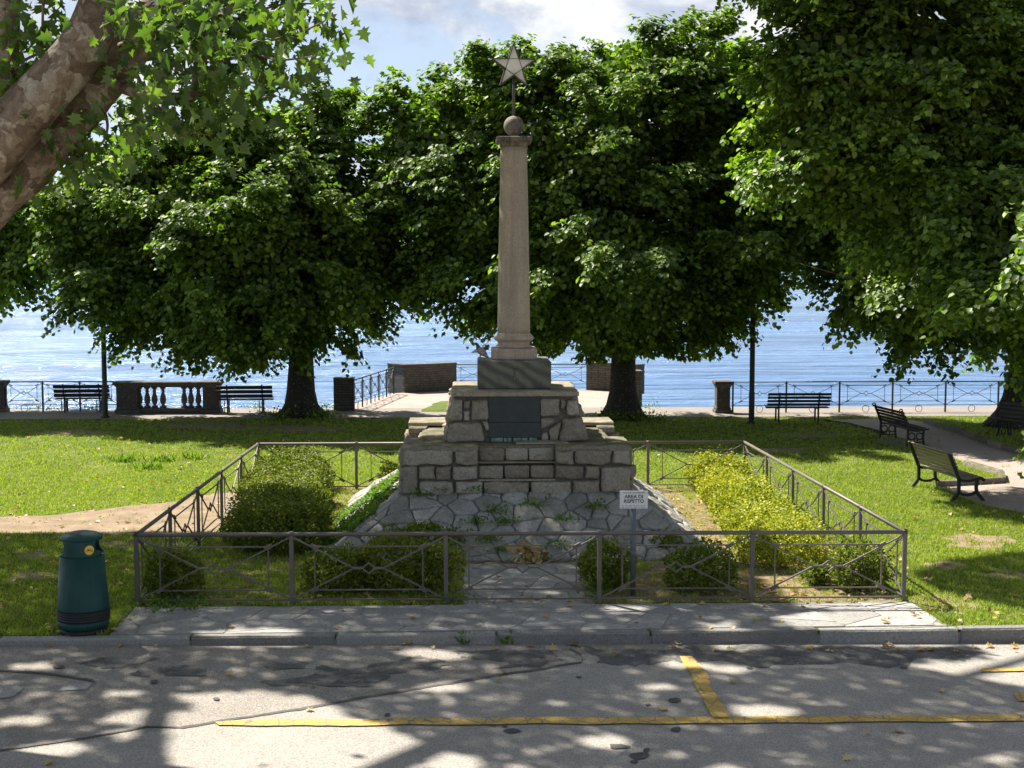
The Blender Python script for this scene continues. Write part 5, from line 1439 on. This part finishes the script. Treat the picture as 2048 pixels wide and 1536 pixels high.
# ------------------------------------------------------------------ shrubs in the enclosure
def shrub(boxes, label, mat, leaf=.048, dens=2400, seed=1, cat='shrub', group='clipped shrubs inside the railing', name='shrub', tips=0):
    """boxes: (cx,cy,cz,rx,ry,rz) super-ellipsoid lumps"""
    r = np.random.default_rng(seed); b = np.array(boxes); base = (float(b[:, 0].mean()), float(b[:, 1].mean()), 0)
    root = empty(name, base); off = np.array(base); tag(root, label, cat, group)
    mb = MB()
    for q in b:
        for k in range(max(3, int(q[3]*q[4]*14))):
            e_ = np.array([q[0]+r.uniform(-.8, .8)*q[3], q[1]+r.uniform(-.8, .8)*q[4], q[2]+r.uniform(-.2, .8)*q[5]])
            s0_ = np.array([q[0]+(e_[0]-q[0])*.45+r.uniform(-.05, .05), q[1]+(e_[1]-q[1])*.45, 0]); mb.tube([s0_, (s0_+e_)/2+r.normal(0, .02, 3), e_], [.012, .009, .004], 5)
    mb.build('stems', M['bark'], root, off)
    PP, TT, NN = [], [], []
    for q in b:
        area = 4*(q[3]*q[4]+2*q[3]*q[5]+2*q[4]*q[5])
        n_ = int(area*dens)
        u = r.normal(0, 1, (n_, 3)); u = u/(np.sum(np.abs(u)**2.5, -1, keepdims=True)**(1/2.5)); rad = 1.03-.45*r.random(n_)**1.5
        p = q[:3]+u*q[3:]*rad[:, None]
        nz = np.array([mnoise.noise(Vector(v*5.5)) for v in p]); nzb = np.array([mnoise.noise(Vector(v*2.3+7)) for v in p]); p += nrm(u)*(nz*.11+nzb*.16)[:, None]
        nz2 = np.array([mnoise.noise(Vector(v*11+3)) for v in p])
        k = (p[:, 2] > .03) & (nz2 > -.16)
        for q2 in b:
            if q2 is q: continue
        p = p[k]; u = u[k]; out = nrm(u)
        PP.append(p); TT.append(out*.6+np.array([0, 0, .25])+r.normal(0, .55, p.shape)); NN.append(out*.6+np.array([0, 0, .55])+r.normal(0, .5, p.shape))
    if tips:
        q = b[r.integers(0, len(b), tips)]
        s0_ = q[:, :3]+np.stack([r.uniform(-.85, .85, tips)*q[:, 3], r.uniform(-.85, .85, tips)*q[:, 4], q[:, 5]*.85], -1)
        d = nrm(np.stack([r.normal(0, .25, tips), r.normal(0, .25, tips), np.ones(tips)], -1)); L_ = r.uniform(.08, .26, tips)
        a_, b__, c_ = fronds(s0_, d, L_, 9, .1, .05, r); PP.append(a_); TT.append(b__); NN.append(c_)
    PP, TT, NN = map(np.concatenate, (PP, TT, NN))
    leaves('foliage', PP, TT, NN, leaf*r.uniform(.7, 1.35, len(PP)), LEAF_SMALL, mat, root, off); return root
def bx_(x0, x1, ytop, ybot, depth):
    """lump whose front foot is at pixel ybot, top at ytop"""
    f_ = P((x0+x1)/2, ybot); D = f_.y+depth*.5; wz = PD((x0+x1)/2, ytop+8, D).z
    xl = PD(x0, ybot, D).x; xr = PD(x1, ybot, D).x
    return ((xl+xr)/2, D, wz/2, (xr-xl)/2, depth/2, wz/2*1.02)
shrub([bx_(292, 400, 1096, 1205, .7)], 'small round green shrub in the front left corner of the railing', M['hedge'], seed=31)
shrub([bx_(606, 760, 1092, 1196, .8), bx_(700, 915, 1078, 1196, .9)], 'wide dark green hedge behind the second railing panel from the left', M['hedge'], seed=32)
shrub([bx_(728, 925, 1046, 1124, .7)], 'low green hedge against the skirt above the wide front hedge', M['hedge'], seed=33)
shrub([bx_(1164, 1255, 1074, 1190, .6)], 'narrow upright green shrub right of the flagstone path', M['hedge'], seed=34)
shrub([bx_(1330, 1462, 1092, 1190, .8)], 'rounded dark shrub behind the fourth railing panel', M['hedge'], seed=35)
shrub([bx_(1285, 1372, 1060, 1118, .5)], 'small dark shrub at the foot of the skirt behind the sign post', M['hedge'], seed=36)
shrub([bx_(1598, 1672, 1112, 1180, .5)], 'small bushy shrub with bare lower stems in the last front panel', M['hedge'], seed=37, dens=2200)
shrub([bx_(1662, 1768, 1084, 1192, .7)], 'round shrub with light tips in the front right corner of the railing', M['hedge'], seed=38)
a = P(540, 1112); b_ = P(580, 960)
lb = []
for q in np.linspace(0, 1, 5):
    px_c = 545+(577-545)*q; yb_ = 1112+(992-1112)*q; half = 103+(75-103)*q; c_ = P(px_c, yb_); s_ = c_.y/F
    hz = .70; lb.append((c_.x, c_.y+.6, hz/2+.0, half*s_, .85, hz/2*1.04+rnd.uniform(-.02, .03)))
shrub(lb, 'long bushy hedge with reddish twig tips along the left railing', M['hedge'], seed=39, tips=420, dens=2400)
rb_ = []
for q in np.linspace(0, 1, 5):
    px_c = 1572+(1445-1572)*q; yb_ = 1132+(985-1132)*q; half = 92+(60-92)*q; c_ = P(px_c, yb_); s_ = c_.y/F
    hz = .54; rb_.append((c_.x, c_.y+.5, hz/2, half*s_, .85, hz/2*1.04+rnd.uniform(-.03, .04)))
shrub(rb_, 'sunlit yellow green hedge running along the right railing', M['hedge_gold'], seed=40, tips=260, dens=2400)
shrub([bx_(762, 806, 925, 985, .5)], 'small dark shrub behind the left shoulder of the monument', M['hedge'], seed=41)
# ivy on the left slope of the skirt
ri_ = np.random.default_rng(9)
def slope_pts(side, n_, r, u0=.0, u1=1.0, v0=0, v1=1.0):
    u = r.uniform(u0, u1, n_); v = r.uniform(v0, v1, n_)
    if side == 'left': x = MX-(a0+(a1-a0)*v); y = MY-3.05+v*1.25+u*(6.1-2.5*v); N_ = np.array([-.52, 0, .85])
    else: y = MY-(3.05+(1.8-3.05)*v); x = MX-a0+v*(a0-a1)+u*2*(a0+(a1-a0)*v); N_ = np.array([0, -.55, .83])
    return np.stack([x, y, v*zb], -1), N_
p, N_ = slope_pts('left', 11000, ri_, 0, .7, .02, .95)
nz = np.array([mnoise.noise(Vector(q*1.6)) for q in p]); p = p[nz > -.02]
ivy = empty('ivy', (MX-2.6, MY, 0)); tag(ivy, 'green creeper covering the left slope of the stone skirt', 'creeper')
leaves('foliage', p+N_*ri_.uniform(.03, .13, (len(p), 1)), ri_.normal(0, .6, p.shape)+np.array([-.3, -.2, -.3]), N_+ri_.normal(0, .35, p.shape), .05*ri_.uniform(.6, 1.4, len(p)), LEAF_SMALL, M['weed'], ivy, ivy.location)
# weeds in the skirt joints, each tuft a plant
def tuft(loc, n_, h, sp, label, seed, mat=None, leaf=None, blade=True, group=None, cat='plant', name='weed_tuft'):
    r = np.random.default_rng(seed); p = np.array(loc)+np.stack([r.normal(0, sp*.35, n_), r.normal(0, sp*.25, n_), np.zeros(n_)], -1)
    d = np.stack([r.normal(0, .55, n_), r.normal(-.2, .45, n_), r.uniform(.3, 1.1, n_)], -1); sz = h*r.uniform(.5, 1.15, n_)
    if not blade:
        p = p+nrm(d)*(sz*r.uniform(.1, 1, n_))[:, None]; sz = leaf*r.uniform(.6, 1.3, n_); d = nrm(d)+r.normal(0, .5, d.shape)
    V = p-np.array(loc)
    o = leaves(name, V, d, np.array([0, -.4, .7])+r.normal(0, .4, p.shape), sz, LEAF_SMALL if not blade else LEAF_BLADE, mat or M['weed']); o.location = loc
    return tag(o, label, cat, group)
def on_front(px_, py_):
    # hit the front slope of the skirt
    d = ray(px_, py_); d = np.array(d); # plane through front foot, normal (0,-.567,.824)
    n0 = np.array([0, -zb, 1.25]); n0 = n0/np.linalg.norm(n0); p0 = np.array([MX, MY-3.05, 0]); o_ = np.array([0, 0, H])
    t_ = np.dot(p0-o_, n0)/np.dot(d, n0); q = o_+d*t_; return tuple(q+n0*.02)
ws = [(845, 995, 'under the left wall corner'), (880, 985, 'second from the left under the wall'), (955, 985, 'where wall meets skirt left of centre'), (1068, 1015, 'high in the middle of the skirt'), (1188, 1020, 'right of centre high on the skirt'), (990, 1028, 'in the middle joints of the skirt'),
      (955, 1050, 'above the path on the left'), (1010, 1050, 'centre of the skirt'), (1130, 1045, 'right middle of the skirt'), (975, 1085, 'low left on the skirt'), (1000, 1105, 'just left of the dry bouquet'), (1118, 1100, 'low right of the dry bouquet'), (930, 1075, 'beside the front hedge end'), (1085, 1125, 'at the foot of the skirt near the bouquet')]
for i, (x, y, ll) in enumerate(ws):
    tuft(on_front(x, y), 90+int(60*rnd.random()), .16, .26, 'green weed tuft '+ll, 100+i, leaf=.045, blade=False, group='weeds in the monument skirt')
for i, (x, y, ll) in enumerate(((928, 1283, 'left of two'), (1016, 1282, 'right of two'))):
    v = P(x, y, -.10); tuft((v.x, v.y-.02, -.11), 60, .17, .16, 'green weed growing from the kerb foot, '+ll, 130+i, group='weeds at the kerb')
v = P(905, 1206); tuft((v.x, v.y, 0), 120, .20, .30, 'leafy weed at the foot of the railing post left of the path', 140, leaf=.05, blade=False)
v = P(345, 1212); tuft((v.x, v.y, 0), 260, .14, .9, 'leafy nettles below the front left railing panel', 141, leaf=.06, blade=False)
v = P(1190, 1196); tuft((v.x, v.y, 0), 70, .14, .18, 'small bright weed beside the railing post right of the path', 142, leaf=.05, blade=False)
for i, (x, y, ll) in enumerate(((250, 905, 'left clump'), (330, 905, 'middle clump'), (390, 900, 'right clump'), (300, 920, 'nearest small clump'))):
    v = P(x, y+18); tuft((v.x, v.y, 0), 70, .22, .45, 'taller dark grass clump on the sunny left lawn, '+ll, 150+i, group='grass clumps')
for i, (x, ll) in enumerate(((70, 'left of the far left bench'), (100, 'behind the far left bench'), (180, 'between the far left bench and post'), (1300, 'right of the pier by the trunk'), (650, 'beside the left brick pier'), (505, 'between the right bench of the left pair and the tree'))):
    v = PD(x, 815, 42.9); tuft((v.x, 42.9, 0.01), 50, .32, .5, 'weed on the quay edge '+ll, 160+i, leaf=.07, blade=False, group='weeds on the quay edge')
for i, (x, y, ll) in enumerate(((560, 838, 'left linden'), (640, 838, 'left linden right side'), (1215, 842, 'right linden left side'), (1290, 842, 'right linden right side'))):
    v = P(x, y); tuft((v.x, v.y, 0), 260, .38, .9, 'dark leafy suckers at the foot of the '+ll, 170+i, M['linden'], leaf=.08, blade=False, group='suckers round the trunks', name='root_suckers')
# dry bouquet
v = Vector(on_front(1055, 1122)); r_ = np.random.default_rng(4)
bq = empty('dry_bouquet', (v.x, v.y-.12, 0)); tag(bq, 'withered brown leaves lying against the foot of the monument skirt', 'bouquet')
p = np.stack([r_.normal(0, .13, 60), r_.normal(0, .04, 60), r_.uniform(.03, .26, 60)], -1)
leaves('withered_leaves', p, r_.normal(0, 1, p.shape), r_.normal(0, 1, p.shape), .11*r_.uniform(.6, 1.3, 60), LEAF_LINDEN, M['dry'], bq)

# ------------------------------------------------------------------ grass and litter
LAWN_NO = [DIRT, PATH]
pav = [(260, 1216), (1822, 1205), (1900, 1262), (205, 1285)]; foot = [(925, 1216), (1190, 1214), (1165, 1120), (930, 1120)]
MONP = [(MX-a0, MY-3.05), (MX+a0, MY-3.05), (MX+a0, MY+3.05), (MX-a0, MY+3.05)]
def grass_patch(n_, ylo, yhi, h, seed):
    r = np.random.default_rng(seed)
    y = ylo+(yhi-ylo)*r.random(n_); x = (r.random(n_)-.5)*2*.50*y+.03*y
    px_, py_ = proj(x, y, np.zeros(n_))
    ok = (y < YP-.05) & (py_ < 1281-23*px_/2048-8)
    for pl in LAWN_NO:
        ins = inpoly(px_, py_, pl); ok &= ~ins | (r.random(n_) < .035)
    for pl in WORN: ok &= ~inpoly(px_, py_, pl) | (r.random(n_) < .4)
    ok &= ~inpoly(px_, py_, pav) & ~inpoly(px_, py_, foot) & ~inpoly(x, y, MONP)
    # bare worn areas and the mulched front right of the bed
    nz = np.array([mnoise.noise(Vector((a*.5, b_*.35, 0))) for a, b_ in zip(x, y)]); ok &= nz > -.75
    bed = inpoly(px_, py_, [(1190, 1210), (1800, 1205), (1660, 1080), (1380, 1000), (1300, 960), (1380, 1080)]); ok &= ~bed | (r.random(n_) < .22)
    return x[ok], y[ok]
def blades(x, y, per, h, r):
    n_ = len(x)*per; X = np.repeat(x, per)+r.normal(0, .035, n_); Y = np.repeat(y, per)+r.normal(0, .035, n_)
    d = np.stack([r.normal(0, .5, n_), r.normal(0, .5, n_), r.uniform(.45, 1.0, n_)], -1); N_ = np.stack([r.normal(0, 1, n_), r.normal(0, 1, n_), r.uniform(0, .6, n_)], -1)
    hv = h*(.55+.75*r.random(n_))
    return np.stack([X, Y, np.full(n_, -.004)], -1), d, N_, hv
rg = np.random.default_rng(55); PP = []
BL = (np.array([(0, .11, 0), (0, -.11, 0), (.6, -.06, 0), (1, 0, .15), (.6, .06, 0)], float), [(0, 1, 2, 4), (4, 2, 3)])
for (n_, y0_, y1_, per, h_) in ((31000, 15.0, 22.0, 7, .062), (35000, 22.0, 30.0, 6, .062), (30000, 30.0, 42.5, 5, .075)):
    x, y = grass_patch(n_, y0_, y1_, h_, int(n_+y0_)); PP.append(blades(x, y, per, h_, rg))
Pg = np.concatenate([q[0] for q in PP]); Tg = np.concatenate([q[1] for q in PP]); Ng = np.concatenate([q[2] for q in PP]); Hg = np.concatenate([q[3] for q in PP])
print('grass blades', len(Pg))
o = leaves('grass', Pg, Tg, Ng, Hg, BL, M['grass']); tag(o, 'short mown grass covering the lawns', 'grass', kind='stuff')
# fallen leaves
rl_ = np.random.default_rng(66)
def scatter(cnt, fn): return np.array([fn() for _ in range(cnt)])
pts = []
for (x0, x1, y0_, y1_, cnt, z0) in ((-50, 270, 1080, 1270, 75, .035), (0, 480, 1000, 1075, 60, .012), (280, 1810, 1195, 1212, 90, .02), (230, 1880, 1215, 1262, 26, .02), (0, 2048, 1284, 1300, 60, -1), (0, 2048, 1300, 1536, 14, -1), (1400, 1800, 1090, 1200, 150, .02), (1300, 1500, 1000, 1090, 90, .02), (1500, 2048, 1060, 1250, 55, .04), (0, 500, 860, 1000, 60, .05), (1300, 2048, 900, 1060, 50, .05), (940, 1170, 1135, 1205, 12, .02), (1000, 1160, 1196, 1206, 8, .02)):
    for _ in range(cnt):
        a = rl_.uniform(x0, x1); b__ = rl_.uniform(y0_, y1_); v = P(a, b__)
        if z0 < 0:
            v = P(a, b__, -.11)
            if (v-KA).dot(kn) > -.02: continue
            pts.append((v.x, v.y, zroad(v.x)+.024))
        else: pts.append((v.x, v.y, z0))
pts = np.array(pts); n_ = len(pts)
o = leaves('fallen_leaves', pts, np.stack([rl_.normal(0, 1, n_), rl_.normal(0, 1, n_), np.abs(rl_.normal(0, .18, n_))], -1), np.stack([rl_.normal(0, .25, n_), rl_.normal(0, .25, n_), np.ones(n_)], -1), .075*rl_.uniform(.4, 1.5, n_), LEAF_PLANE, M['dry'])
tag(o, 'dry yellow brown leaves scattered over grass, paving and gutter', 'fallen leaves', kind='stuff')
